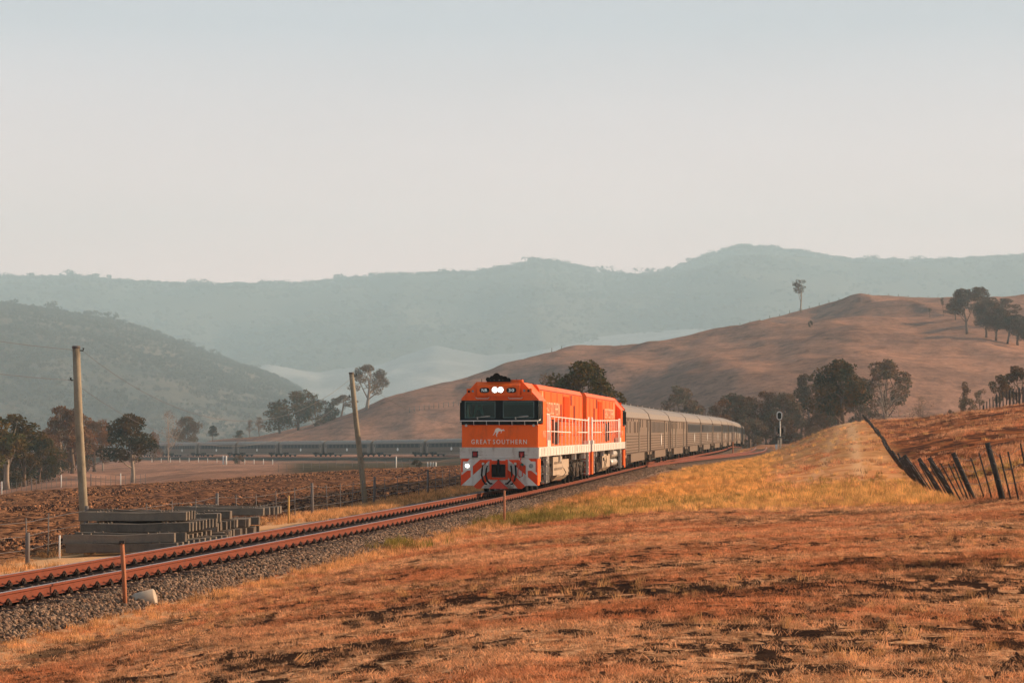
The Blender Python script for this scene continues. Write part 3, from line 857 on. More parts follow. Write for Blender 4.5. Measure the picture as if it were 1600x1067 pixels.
# rough dry growth on the paddock and along the service road
X, Y = wedge_points(60000, 54, 262, 0.25, 1.0); px = X / Y * FPX + CX
xfb = np.interp(Y, _fy, _fx, right=37)
cl_ = fbm(X / 2.2, Y / 5.0, 71, 4)
k = (px > 1190) & (Y > 84) & (rng.uniform(0, 1, len(X)) < np.where(X > xfb, smooth(.44, .58, cl_) * .9, smooth(.50, .66, cl_) * .35))
k |= (X > xfb) & (Y > 54) & (Y <= 84) & (rng.uniform(0, 1, len(X)) < smooth(.42, .56, cl_))
X, Y = X[k], Y[k]
scatter('paddock_growth', tufts, np.stack([X, Y, H(X, Y)], 1), ups(len(X)), rng.uniform(1.0, 2.6, len(X)), 'rough dry growth on the red paddock and along the service road')

# green-tinged weeds on the ballast toe
gt = [blade_tuft('green_tuft', 26, 0.16, 0.06, 0.24, 0.006, 0.8, M['g_green'], s) for s in (31, 32)]
cl = []
for (gx, gy, gd, n, sp) in ((815, 806, 71, 260, 1.1), (840, 800, 74, 200, .9), (575, 842, 56.5, 110, .6), (600, 838, 57.5, 60, .4), (960, 790, 80, 300, 2.2), (1010, 775, 90, 300, 2.5), (1290, 760, 92, 300, 6), (900, 795, 79, 150, 1.5)):
    q = P(gx, gy, gd)
    cl += [(q.x + rng.normal(0, sp), q.y + rng.normal(0, sp * 1.4)) for _ in range(n)]
cl = np.array(cl); o_, _s = track_off(cl[:, 0], cl[:, 1]); cl = cl[o_ > 1.9]
scatter('green_weeds', gt, np.stack([cl[:, 0], cl[:, 1], H(cl[:, 0], cl[:, 1])], 1), ups(len(cl)), rng.uniform(.6, 1.3, len(cl)), 'green tinged weeds along the foot of the ballast')

# clods in the ploughed field
cs = [rock_src('clod', M['clod'], s, 0.6) for s in range(3)]
X, Y = wedge_points(120000, 45, 218, 0.25, 1.1)
off, s_ = track_off(X, Y); px = X / Y * FPX + CX
k = (off < -5.4) & (Y < np.interp(px, FIELD_FAR_X, FIELD_FAR_D) - 2)
X, Y = X[k], Y[k]
sc_ = rng.gamma(1.6, 0.017, len(X)) + 0.013; sc_ *= np.interp(Y, [45, 210], [0.85, 1.15])
scatter('ploughed_clods', cs, np.stack([X, Y, H(X, Y) + 0.005], 1), rng.uniform(0, 6.28, (len(X), 3)), sc_, 'clods of turned earth in the ploughed field')

# separate pale clumps standing out of the stubble
pc = [blade_tuft('pale_clump', 30, 0.09, 0.06, 0.19, 0.0035, 0.9, M['g_straw'], s) for s in (51, 52, 53)]
X, Y = wedge_points(2600, 10, 78, 0.25, 1.3); off, _ = track_off(X, Y)
k = (off > 3.2) & (fbm(X / 3, Y / 4, 44, 3) + rng.uniform(-.12, .12, len(X)) > .5)
X, Y = X[k], Y[k]
scatter('pale_grass_clumps', pc, np.stack([X, Y, H(X, Y)], 1), ups(len(X), .25), rng.uniform(.3, .8, len(X)), 'paler taller clumps of dry grass scattered over the foreground')

# a few loose stones and dark dung clods in the foreground
cs2 = [rock_src('loose_clod', M['clod'], s + 9, 0.6) for s in range(2)]
X, Y = wedge_points(1500, 10, 70, 0.25, 1.2); off, _ = track_off(X, Y); k = off > 2.8; X, Y = X[k], Y[k]
scatter('loose_clods', cs2, np.stack([X, Y, H(X, Y) + 0.005], 1), rng.uniform(0, 6.28, (len(X), 3)), np.minimum(rng.gamma(2, 0.007, len(X)) + 0.008, .035), 'small clods and stones lying in the foreground grass')
# ------------------------------------------------------------------ far hills
def ridge(name, px_, py_, Dc, Dbase, zb, mat, rough, seed, nc=420, nr=60, lo=-900, hi=2500):
    cols = np.linspace(lo, hi, nc)
    yc = np.interp(cols, px_, py_)
    dc = Dc if np.ndim(Dc) else np.full(nc, float(Dc))
    zc = CAMZ + (673 - yc) / FPX * dc
    rows = np.concatenate([np.linspace(0, 1, nr), [1.06, 1.15, 1.3]])
    V = np.zeros((len(rows), nc, 3))
    a = (cols - CX) / FPX
    for i, t in enumerate(rows):
        D = Dbase + (dc - Dbase) * t
        X_ = a * D
        if t <= 1:
            g = 0.55 * t + 0.45 * (1 - (1 - t) ** 2.2)
            z = zb + (zc - zb) * g
            n1 = -np.abs(fbm(a * dc / (rough * 9) + 5, np.full(nc, D.mean()) / (rough * 16), seed, 4) - 0.5) * 2 + 0.35
            z = z + n1 * rough * 1.1 * math.sin(math.pi * min(1, t)) ** 0.8
        else:
            z = zc - (t - 1) * dc * 0.35
        V[i, :, 0] = X_; V[i, :, 1] = D; V[i, :, 2] = z
    nrr = len(rows)
    i, j = np.meshgrid(np.arange(nrr - 1), np.arange(nc - 1), indexing='ij')
    f = np.stack([i * nc + j, i * nc + j + 1, (i + 1) * nc + j + 1, (i + 1) * nc + j], -1).reshape(-1, 4)
    o = link(name, np_mesh(name, V.reshape(-1, 3), f, mat)); tag(o, kind='structure')
    return V[:nr]
def hill_mat(name, c1, c2, sc):
    t = NT(name); p = t.pos()
    n = t.noise(p, sc, 8, 0.65)
    t.bsdf(t.mix(t.ramp(n, 0.35, 0.65), c1, c2), 0.95, 0, t.bump(t.noise(p, sc * 8, 4), 0.6, 8), 0.05)
    return t.m
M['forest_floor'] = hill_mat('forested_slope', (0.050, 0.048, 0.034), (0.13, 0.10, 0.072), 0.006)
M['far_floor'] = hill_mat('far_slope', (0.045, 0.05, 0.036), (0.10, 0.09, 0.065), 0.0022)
M['misted_floor'] = hill_mat('pale_foothill', (0.18, 0.185, 0.185), (0.33, 0.32, 0.31), 0.003)  # pale tones paint the valley mist into the slope colour

FR_X = [-900, -300, 0, 60, 120, 200, 300, 420, 500, 560, 640, 740, 800, 840, 880, 930, 960, 1000, 1060, 1100, 1150, 1200, 1260, 1330, 1420, 1500, 1600, 1900, 2500]
FR_Y = [440, 425, 434, 436, 432, 442, 447, 446, 442, 435, 430, 429, 417, 408, 413, 423, 430, 433, 420, 402, 387, 388, 397, 408, 408, 407, 401, 410, 430]
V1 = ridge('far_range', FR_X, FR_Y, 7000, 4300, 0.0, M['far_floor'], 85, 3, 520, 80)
LH_X = [-900, -400, 0, 60, 110, 170, 230, 300, 370, 420, 460, 490, 540, 620, 2500]
LH_Y = [440, 455, 476, 484, 493, 501, 518, 546, 571, 587, 606, 625, 655, 690, 700]
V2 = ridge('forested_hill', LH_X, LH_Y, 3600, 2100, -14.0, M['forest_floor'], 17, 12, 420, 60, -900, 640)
PF_X = [-900, 250, 330, 420, 500, 600, 680, 760, 850, 950, 1100, 1400, 2500]
PF_Y = [620, 600, 580, 562, 572, 556, 538, 546, 528, 524, 510, 490, 490]
V3 = ridge('misted_foothills', PF_X, PF_Y, 5200, 3600, -10, M['misted_floor'], 34, 33, 400, 50, -900, 2500)

# ------------------------------------------------------------------ trees
def leaf_cloud(r_, centers, radii, n, size, flat=0.75):
    """small folded leaf clumps through the crown volume; returns vertex and face arrays"""
    w = np.array([q ** 2 for q in radii]); w = w / w.sum()
    ci = r_.choice(len(centers), n, p=w)
    C = np.array(centers)[ci]; Rd = np.array(radii)[ci]
    d = r_.normal(0, 1, (n, 3)); d /= np.linalg.norm(d, axis=1)[:, None]
    rad = Rd * r_.uniform(0.25, 1.0, n) ** 0.5
    p = C + d * rad[:, None] * np.array([1, 1, flat])
    a = r_.normal(0, 1, (n, 3)); a /= np.linalg.norm(a, axis=1)[:, None]
    b = np.cross(a, r_.normal(0, 1, (n, 3))); b /= np.linalg.norm(b, axis=1)[:, None]
    s = (size * r_.uniform(0.5, 1.4, n))[:, None]
    a = a * s; b = b * s * 0.6
    V = np.stack([p - a, p + b * .9, p + a, p - b * .9], 1).reshape(-1, 3)
    F = np.arange(4 * n).reshape(-1, 4)
    return V, F

def tree_meshes(seed, style):
    """unit-height tree: returns (trunk MB, leaf verts, leaf faces)"""
    r_ = np.random.default_rng(seed); tr = MB()
    S = dict(
        round=dict(w=.62, base=.22, nc=26, cr=(.09, .16), n=5200, sz=.019, tk=.022, limbs=6),
        euc=dict(w=.62, base=.38, nc=17, cr=(.07, .13), n=3600, sz=.017, tk=.020, limbs=7),
        grand=dict(w=.95, base=.30, nc=26, cr=(.07, .14), n=5000, sz=.015, tk=.030, limbs=8),
        sparse=dict(w=.55, base=.30, nc=22, cr=(.07, .12), n=1500, sz=.015, tk=.017, limbs=8),
        twig=dict(w=.80, base=.18, nc=26, cr=(.08, .14), n=650, sz=.012, tk=.016, limbs=12),
        tall=dict(w=.30, base=.50, nc=9, cr=(.06, .11), n=900, sz=.015, tk=.014, limbs=4),
        bush=dict(w=1.3, base=.08, nc=16, cr=(.16, .28), n=2200, sz=.035, tk=.03, limbs=5),
    )[style]
    lean = r_.normal(0, .03, 2)
    bz = S['base']; top = 0.9
    tpts = []
    for i in range(6):
        t = i / 5; z = t * (bz + (top - bz) * .45)
        tpts.append((lean[0] * t + math.sin(t * 4 + seed) * .012, lean[1] * t, z))
    tpts[0] = (0, 0, -0.03)
    tk = S['tk']
    tr.tube(tpts, [tk * (1.25 - .6 * i / 5) for i in range(6)], 7)
    cents = []; rads = []
    for k in range(S['nc']):
        an = r_.uniform(0, 6.283) + k * 2.4; t = (k + .5) / S['nc']
        z = bz + .10 + (0.90 - bz) * t ** .85
        prof = math.sin(math.pi * min(1, (0.22 + .78 * (z - bz) / (1.02 - bz)))) ** .75 if style != 'tall' else .8
        rr_ = S['w'] / 2 * prof * r_.uniform(.45, 1.0)
        c_ = (math.cos(an) * rr_ + lean[0], math.sin(an) * rr_ + lean[1], min(z, .93) + r_.normal(0, .02))
        cents.append(c_); rads.append(r_.uniform(*S['cr']) * (1.0 if t < .8 else .8))
    for k in range(S['limbs']):
        c_ = Vector(cents[int((k + .5) / S['limbs'] * len(cents))]); s0 = Vector(tpts[2 + k % 4])
        m_ = s0.lerp(c_, .5) + Vector((0, 0, -.03)); 
        tr.tube([s0, m_, c_], [tk * .5, tk * .36, tk * .12], 5)
        for q in range(3 if style in ('twig', 'sparse', 'grand') else 1):
            c2_ = Vector(cents[r_.integers(0, len(cents))])
            if (c2_ - m_).length < .45: tr.tube([m_, m_.lerp(c2_, .55) + Vector((0, 0, .01)), c2_], [tk * .28, tk * .2, tk * .07], 4)
    if style == 'twig':
        for q in range(90):
            c_ = Vector(cents[r_.integers(0, len(cents))]); dd = Vector(r_.normal(0, 1, 3)); dd.z = abs(dd.z) * .8; dd.normalize()
            tr.tube([c_, c_ + dd * r_.uniform(.06, .13)], [tk * .10, tk * .03], 3, cap=False)
    V_, F_ = leaf_cloud(r_, cents, rads, S['n'], S['sz'])
    V_[:, 2] = np.maximum(V_[:, 2], 0.02)
    zmax = V_[:, 2].max(); 
    return tr, V_, F_, zmax
TREES = {}
for st_, seeds in (('round', (1, 2)), ('euc', (3, 4, 5)), ('grand', (6,)), ('sparse', (7, 8)), ('twig', (9, 10)), ('tall', (11, 12)), ('bush', (13, 14))):
    TREES[st_] = []
    for sd in seeds:
        tr, V_, F_, zm = tree_meshes(sd, st_)
        V_ = V_ / zm; tr.v = [(a / zm, b / zm, c / zm) for a, b, c in tr.v]
        wx = (np.percentile(V_[:, 0], 98) - np.percentile(V_[:, 0], 2))
        TREES[st_].append((tr, V_, F_, wx))
_cache = {}
def find_D(px, y, lo, hi):
    Ds = np.linspace(lo, hi, 160); Xs = (px - CX) / FPX * Ds
    yy = 673 - (H(Xs, Ds) - CAMZ) / Ds * FPX
    k = np.nonzero(yy <= y)[0]
    return float(Ds[k[0]]) if len(k) else hi
def tree(px, ytop, ybase, D, wpx, style, leaf, bark, name, label, cat='tree', group=None, var=0):
    if D > 700: D = find_D(px, ybase, 640, float(np.interp(px, _hx, _HD)) * 1.0)
    q = P(px, ybase, D); z = Hs(q.x, D)
    top = P(px, ytop, D).z
    hgt = max(0.5, top - z)
    k = TREES[style][var % len(TREES[style])]
    key = (style, var % len(TREES[style]), leaf, bark)
    if key not in _cache:
        tm = k[0].mesh('trunk', M[bark]); cm = np_mesh('crown', k[1], k[2], L[leaf], False)
        _cache[key] = (tm, cm)
    tm, cm = _cache[key]
    w = wpx / FPX * D
    sx = w / k[3]
    root = thing(name, label, cat, (q.x, D, z - 0.05), random.uniform(0, 6.28), group)
    root.scale = (sx, sx, hgt)
    link('trunk', tm, root); link('crown', cm, root)
    return root

G1 = 'trees along the left edge behind the ploughed field'
tree(-22, 640, 775, 290, 86, 'round', 'green', 'bark', 'gum_tree', 'olive green tree cut by the left edge of the photo', group=G1)
tree(12, 645, 772, 296, 84, 'euc', 'green', 'bark_pale', 'gum_tree', 'tallest olive tree at the left edge behind the ploughed field', group=G1, var=1)
tree(38, 668, 766, 305, 62, 'round', 'dark', 'bark', 'gum_tree', 'dark rounded tree second from the left edge', group=G1, var=1)
tree(60, 682, 757, 318, 50, 'euc', 'green', 'bark', 'gum_tree', 'low dark tree on the left slope beside the reddish tree group', group=G1)
tree(74, 674, 752, 345, 44, 'sparse', 'brown', 'bark', 'gum_tree', 'thin brown tree between the dark left trees and the reddish pair', group=G1)
tree(92, 632, 742, 390, 58, 'euc', 'brown', 'bark_pale', 'gum_tree', 'tall reddish gum with a pale bare trunk left of the near pole', group=G1, var=2)
tree(112, 640, 738, 396, 72, 'round', 'brown', 'bark', 'gum_tree', 'broad reddish brown tree partly behind the near pole', group=G1)
tree(146, 655, 730, 430, 44, 'euc', 'brown', 'bark', 'gum_tree', 'brown tree just right of the near pole', group=G1, var=1)
tree(161, 652, 727, 440, 24, 'sparse', 'brown', 'bark_pale', 'gum_tree', 'slender thin-leaved tree between the near pole and the round tree', group=G1, var=1)
tree(128, 690, 736, 410, 40, 'bush', 'dark', 'bark', 'shrub', 'dark shrub at the foot of the trees behind the near pole', 'shrub')
tree(20, 705, 768, 315, 90, 'bush', 'dark', 'bark', 'shrub', 'dark undergrowth shrub beneath the left edge trees', 'shrub', var=1)
for (bx, by0, by1, bD, bw, bl) in ((4, 732, 770, 298, 44, 'dark scrub at the very left edge below the tallest olive tree'), (44, 726, 763, 308, 40, 'dark scrub below the second rounded tree from the left edge'), (70, 716, 755, 330, 30, 'small dark scrub on the left slope below the thin brown tree')):
    tree(bx, by0, by1, bD, bw, 'bush', 'dark', 'bark', 'shrub', bl, 'shrub')
tree(207, 644, 755, 330, 66, 'round', 'dark', 'bark_pale', 'round_tree', 'lone round dark tree on a short pale trunk at the field edge', var=0)
tree(263, 640, 717, 600, 42, 'twig', 'brown', 'bark_pale', 'bare_tree', 'half-bare brown tree in front of the far left end of the train', var=1)
tree(294, 649, 712, 760, 32, 'round', 'grey', 'bark', 'gum_tree', 'grey green tree behind the far train beside the half-bare tree', var=1)
tree(240, 672, 716, 640, 20, 'bush', 'brown', 'bark', 'shrub', 'brown shrub at the far left end of the train', 'shrub')
tree(332, 664, 689, 830, 13, 'round', 'dark', 'bark', 'small_tree', 'tiny lone dark tree above the far train roof')
tree(374, 671, 686, 830, 16, 'bush', 'dark', 'bark', 'shrub', 'small dark shrub on the low hill above the far train', 'shrub')
tree(390, 655, 684, 835, 10, 'sparse', 'grey', 'bark', 'small_tree', 'thin faint tree left of the big bushy clump')
tree(405, 650, 682, 840, 13, 'sparse', 'grey', 'bark', 'small_tree', 'thin grey tree touching the left of the bushy clump', var=1)
G2 = 'bushy trees on the knoll above the far train'
tree(437, 625, 677, 828, 56, 'bush', 'green', 'bark', 'bushy_tree', 'lower left tree of the bushy clump on the knoll', group=G2)
tree(466, 607, 672, 832, 66, 'bush', 'green', 'bark', 'bushy_tree', 'broad tallest tree of the bushy clump on the knoll', group=G2, var=1)
tree(492, 622, 666, 830, 48, 'bush', 'dark', 'bark', 'bushy_tree', 'right hand dark tree of the bushy clump on the knoll', group=G2)
tree(515, 637, 654, 836, 16, 'bush', 'dark', 'bark', 'shrub', 'dark shrub between the bushy clump and the leaning pole', 'shrub')
tree(533, 616, 650, 845, 34, 'euc', 'grey', 'bark', 'gum_tree', 'small grey tree left of the big spreading gum on the knoll')
tree(573, 568, 640, 856, 62, 'grand', 'grey', 'bark_pale', 'spreading_gum', 'big spreading gum with pale limbs behind the leaning pole')
tree(910, 560, 684, 250, 86, 'round', 'green', 'bark', 'gum_tree', 'large olive tree standing behind the second orange locomotive', var=1)
tree(935, 585, 684, 256, 44, 'round', 'green', 'bark', 'gum_tree', 'smaller olive tree at the right of the large one behind the locomotive')
tree(858, 582, 680, 500, 46, 'sparse', 'brown', 'bark', 'gum_tree', 'brown thin-leaved tree above the lead locomotive roof')
tree(1063, 601, 692, 470, 46, 'euc', 'grey', 'bark', 'gum_tree', 'flat-topped tree above the fourth carriage', var=1)
tree(1086, 622, 690, 480, 40, 'euc', 'brown', 'bark', 'gum_tree', 'low brown tree right of the flat-topped tree behind the carriages')
G3 = 'hazy trees behind the end of the train'
for (px, yt_, w, stl, lf, vr, lb) in (
    (1128, 622, 34, 'sparse', 'brown', 0, 'thin brown tree rising behind the last near carriages'),
    (1146, 613, 46, 'euc', 'grey', 1, 'grey flat-crowned tree above the train end'),
    (1172, 618, 50, 'round', 'brown', 0, 'brown rounded tree just right of the train end'),
    (1196, 609, 44, 'euc', 'brown', 2, 'taller brown-topped tree left of the signal'),
    (1226, 612, 50, 'round', 'grey', 1, 'grey tree directly behind the signal'),
    (1250, 622, 42, 'sparse', 'grey', 1, 'thin grey tree right of the signal'),
    (1268, 582, 46, 'euc', 'grey', 0, 'tall grey tree left of the big dark tree'),
    (1292, 606, 40, 'round', 'grey', 0, 'grey tree half hidden by the big dark tree'),
    (1345, 590, 46, 'euc', 'grey', 2, 'grey tree between the big dark tree and the wispy one')):
    tree(px, yt_, 692, 425 + random.uniform(-12, 12), w, stl, lf, 'bark', 'hazy_tree', lb, group=G3, var=vr)
tree(1318, 559, 668, 335, 72, 'round', 'dark', 'bark', 'dark_gum', 'big dark tree at the crest of the service road')
tree(1309, 572, 674, 338, 60, 'euc', 'dark', 'bark', 'dark_gum', 'dark inner tree fused to the left of the big crest tree', var=2)
tree(1383, 560, 672, 400, 58, 'euc', 'grey', 'bark', 'gum_tree', 'grey leafy gum right of the big dark tree', var=1)
tree(1388, 590, 672, 395, 70, 'twig', 'grey', 'bark_pale', 'bare_tree', 'wispy bare-branched tree beside the top of the leaning fence')
tree(1440, 618, 660, 330, 44, 'twig', 'grey', 'bark', 'bare_tree', 'low wispy tree behind the red paddock crest', var=1)
tree(1484, 638, 652, 300, 12, 'bush', 'grey', 'bark', 'shrub', 'tiny grey shrub on the paddock skyline', 'shrub')
tree(1503, 595, 650, 320, 16, 'tall', 'grey', 'bark', 'slender_tree', 'slender bare-stemmed tree left of the paddock skyline bush')
tree(1530, 606, 650, 322, 15, 'tall', 'grey', 'bark', 'slender_tree', 'slender tree rising just right of the skyline bush', var=1)
tree(1515, 619, 648, 300, 32, 'bush', 'grey', 'bark', 'shrub', 'rounded skyline bush left of the picket fence', 'shrub', var=1)
tree(1562, 584, 640, 290, 32, 'euc', 'grey', 'bark', 'gum_tree', 'grey gum behind the left end of the picket fence')
tree(1592, 570, 640, 296, 46, 'euc', 'grey', 'bark', 'gum_tree', 'larger grey gum at the right photo edge behind the picket fence', var=1)
for (px, w, yy, lb) in ((1150, 26, 676, 'low bush by the last near carriage'), (1205, 24, 672, 'brown bush at the foot of the trees left of the signal'), (1240, 30, 670, 'bush at the foot of the trees right of the signal'), (1275, 30, 664, 'bush at the foot of the tall grey tree')):
    tree(px, yy, 692, 412, w, 'bush', 'grey', 'bark', 'shrub', lb, 'shrub', var=px)
for (bx, by0, by1, bD, bw, lf, bl) in (
    (28, 690, 768, 312, 50, 'dark', 'dark leafy bush filling the gap between the two leftmost trees'),
    (86, 694, 748, 372, 40, 'dark', 'dark bush at the foot of the tall reddish gum'),
    (108, 684, 741, 402, 46, 'brown', 'brown bush under the broad reddish tree by the near pole'),
    (150, 690, 733, 425, 40, 'brown', 'brown bush between the near pole and the lone round tree'),
    (60, 704, 760, 322, 44, 'dark', 'dark bush below the low dark tree on the left slope')):
    tree(bx, by0, by1, bD, bw, 'bush', lf, 'bark', 'shrub', bl, 'shrub', var=bx)
for k_, (bx, by0, bw, lf, bl) in enumerate((
    (1135, 645, 44, 'brown', 'brown thicket behind the last near carriages'),
    (1178, 650, 50, 'grey', 'grey thicket directly right of the end of the train'),
    (1212, 646, 46, 'brown', 'brown thicket just left behind the signal'),
    (1243, 644, 50, 'grey', 'grey thicket just right behind the signal'),
    (1276, 640, 46, 'brown', 'brown thicket left of the foot of the service road'),
    (1298, 650, 40, 'dark', 'dark thicket below the big dark tree'),
    (1362, 632, 50, 'grey', 'pale thicket beside the top of the leaning fence'))):
    tree(bx, by0, 694, 408 + 3 * k_, bw, 'bush', lf, 'bark', 'thicket', bl, 'shrub', var=k_)
# hill trees
tree(1252, 436, 488, 1050, 20, 'tall', 'grey', 'bark_pale', 'lone_tree', 'lone slim tree on the hill skyline')
G4 = 'grove on the upper right of the hill'
for (px, yt_, yb, D_, w, vr, lb) in (
    (1511, 449, 524, 960, 46, 0, 'tallest tree of the hillside grove with a dark bare trunk'),
    (1528, 447, 500, 1080, 40, 1, 'tree at the left top of the grove standing above the skyline'),
    (1493, 470, 500, 1080, 22, 2, 'leftmost small tree of the hillside grove'),
    (1541, 468, 528, 955, 40, 1, 'tree second from the left in the lower row of the grove'),
    (1556, 478, 532, 950, 38, 2, 'middle tree of the lower row of the grove'),
    (1563, 465, 510, 1070, 36, 0, 'thin crowned tree behind the middle of the grove'),
    (1574, 492, 537, 940, 38, 0, 'dark low tree in the lower row of the grove near the right edge'),
    (1590, 490, 541, 935, 42, 1, 'dark tree of the grove close to the right photo edge'),
    (1606, 494, 548, 930, 30, 2, 'grove tree cut by the right photo edge')):
    tree(px, yt_, yb, D_, w, 'round' if vr else 'euc', 'grey', 'bark', 'grove_tree', lb, group=G4, var=vr)
tree(1474, 464, 494, 1060, 6, 'tall', 'dark', 'bark', 'slender_tree', 'narrow dark tree left of the hillside grove')
tree(1453, 481, 496, 1050, 5, 'tall', 'dark', 'bark', 'slender_tree', 'tiny dark sapling on the hill left of the narrow tree', var=1)
tree(1267, 500, 512, 1000, 6, 'bush', 'dark', 'bark', 'shrub', 'tiny shrub on the hill below the lone skyline tree', 'shrub')

# forests on the far slopes (nobody could count them)
def forest_src(leaf, seeds):
    out = []
    for sd in seeds:
        r_ = np.random.default_rng(sd)
        nc_ = 5; c_ = [(r_.normal(0, .18), r_.normal(0, .18), r_.uniform(.5, .85)) for _ in range(nc_)]; rd = [r_.uniform(.16, .28) for _ in range(nc_)]
        V_, F_ = leaf_cloud(r_, c_, rd, 110, .075)
        t_ = MB(); t_.tube([(0, 0, -.05), (0, 0, .6)], .018, 4)
        V_ = np.concatenate([V_, np.array(t_.v)]); f2 = np.array([q for q in t_.f if len(q) == 4]) + len(F_) * 4
        out.append(hidden_src('forest_tree', np_mesh('forest_tree', V_, np.concatenate([F_, f2]), L[leaf], False)))
    return out
fs = forest_src('forest', (1, 2, 3, 4))
def on_surface(V, n, tmin=0.0, dens=None):
    nr, nc, _ = V.shape
    u = rng.uniform(0, nc - 1.001, n); t = rng.uniform(tmin, 1, n) * (nr - 1.001)
    i = t.astype(int); j = u.astype(int); a = (t - i)[:, None]; b = (u - j)[:, None]
    return (V[i, j] * (1 - a) + V[i + 1, j] * a) * (1 - b) + (V[i, j + 1] * (1 - a) + V[i + 1, j + 1] * a) * b, t / (nr - 1)
p_, t_ = on_surface(V2, 26000)
px = p_[:, 0] / p_[:, 1] * FPX + CX
k = (px > -150) & (fbm(p_[:, 0] / 90, p_[:, 1] / 90, 4, 3) + rng.uniform(-.25, .25, len(px)) > .40)
p_ = p_[k]
u_ = rng.uniform(0, V2.shape[1] - 1.001, 170); j_ = u_.astype(int)
pr = V2[-1, j_] * (1 - (u_ - j_))[:, None] + V2[-1, j_ + 1] * (u_ - j_)[:, None]
p_ = np.concatenate([p_, pr - np.array([0, 1, 1.0]) * rng.uniform(0, 10, (len(pr), 1)) * np.array([0, 1, .2])])
hh = rng.uniform(5, 10, len(p_)); hh[-170:] = rng.gamma(6, 1.9, 170); p_[:, 2] -= hh * .22
scatter('hillside_forest', fs, p_, ups(len(p_), .03), np.stack([hh * 1.0, hh * 1.0, hh], 1), 'grey woodland covering the hazy hill at the left')
p_, t_ = on_surface(V1, 20000, .12)
px = p_[:, 0] / p_[:, 1] * FPX + CX
p_ = p_[(px > -150) & (px < 1750) & (fbm(p_[:, 0] / 300, p_[:, 1] / 300, 4, 3) + rng.uniform(-.2, .2, len(px)) > .38)]
k_ = (V1[-1, :, 0] / V1[-1, :, 1] * FPX + CX); rid = V1[-1][(k_ > -150) & (k_ < 1750)]
u_ = rng.uniform(0, len(rid) - 1.001, 1500); j_ = u_.astype(int)
pr = rid[j_] * (1 - (u_ - j_))[:, None] + rid[j_ + 1] * (u_ - j_)[:, None]
pr[:, 2] -= 2.0
p_ = np.concatenate([p_, pr])
hh = rng.uniform(7, 16, len(p_)); hh[-1500:] = rng.gamma(5, 2.6, 1500) + 4; p_[:, 2] -= hh * .38
scatter('range_forest', fs, p_, ups(len(p_), .03), np.stack([hh * 1.25, hh * 1.25, hh], 1), 'forest along the faint blue range at the skyline')

# ------------------------------------------------------------------ haze
hz = NT('haze_air'); pv = hz.n("ShaderNodeVolumePrincipled")
pv.inputs['Color'].default_value = (0.59, 0.85, 1.0, 1)
pv.inputs['Density'].default_value = 0.0002
pv.inputs['Anisotropy'].default_value = 0.0
hz.l(pv.outputs[0], hz.out.inputs['Volume'])
hb = MB(); hb.box(-7900, 7900, -7900, 7950, -60, 720)
o = hb.build('haze', hz.m); tag(o, 'thin smoky haze filling the whole valley', None, None, 'stuff')
# ------------------------------------------------------------------ railway track
def frames(s0, s1, ds, lat=lambda y: 0.0, dz=0.0):
    out = []
    s = s0
    while s <= s1 + 1e-6:
        a = track_at(s); b = track_at(s + 0.5); c = track_at(s - 0.5)
        d = (b - c); d[2] = 0; d /= np.linalg.norm(d)
        nrm = np.array([d[1], -d[0], 0])
        out.append((a + nrm * lat(a[1]), nrm, d)); s += ds
    return out
def sweep(name, mat, fr, off, prof, parent, jitter=0.0, closed=True, mat2=None, top=()):
    n = len(prof); V = []; F = []
    for (c, nr, d) in fr:
        for (x, z) in prof:
            q = c + nr * (off + x)
            V.append((q[0], q[1], c[2] + z + (random.uniform(-jitter, jitter) if jitter else 0)))
    for i in range(len(fr) - 1):
        for k in range(n if closed else n - 1):
            F.append((i * n + k, i * n + (k + 1) % n, (i + 1) * n + (k + 1) % n, (i + 1) * n + k))
    me = np_mesh(name, V, np.array(F), mat, False)
    if mat2 is not None:
        me.materials.append(mat2)
        mi = np.zeros(len(F), np.int32); nn = n if closed else n - 1
        for k in top: mi[k::nn] = 1
        me.polygons.foreach_set('material_index', mi)
    me.update()
    return link(name, me, parent)
RAILP = [(-.034, 0), (-.036, -.035), (-.011, -.05), (-.011, -.145), (-.07, -.155), (-.07, -.168), (.07, -.168), (.07, -.155), (.011, -.145), (.011, -.05), (.036, -.035), (.034, 0)]
track = link('railway_track', None); tag(track, kind='structure')
SLO = s_of_y(14)
fr = frames(SLO, TS[-1] - 2, 2.0)
for sgn in (-1, 1):
    sweep('rail', M['rust'], fr, 0.753 * sgn, RAILP, track, mat2=M['railtop'], top=(11,))
BALP = [(-2.75, -.50), (-2.1, -.36), (-1.55, -.255), (-.9, -.25), (-.55, -.262), (0, -.265), (.55, -.262), (.9, -.25), (1.45, -.26), (1.85, -.36), (2.3, -.50)]
bal = sweep('ballast', M['ballast'], frames(s_of_y(0), TS[-1] - 2, 1.0), 0, BALP, track, 0.02, False)
# steel sleepers
def sleeper_mesh():
    m = MB(); n = 7
    hw, hh = .12, .06
    pr = [(math.cos(math.pi * k / (n - 1)) * hw, -.252 + math.sin(math.pi * k / (n - 1)) * hh) for k in range(n)]
    v = [(-1.22, a, b) for a, b in pr] + [(1.22, a, b) for a, b in pr]
    f = [(k, k + 1, n + k + 1, n + k) for k in range(n - 1)] + [tuple(range(n))[::-1], tuple(range(n, 2 * n))]
    m.add(v, f)
    for s in (-1, 1):
        for q in (-.115, .115):
            c = s * .753 + q
            m.tube([(c, -.085, -.17), (c, -.055, -.115), (c, 0, -.092), (c, .055, -.115), (c, .085, -.17)], .017, 5)
            m.cbox((c, 0, -.155), (.07, .12, .05))
    return m.mesh('sleeper', M['sleeper'])
slm = sleeper_mesh()
sp = 0.67
ns = 0; s = s_of_y(27.5); rest_v = []; rest_f = []
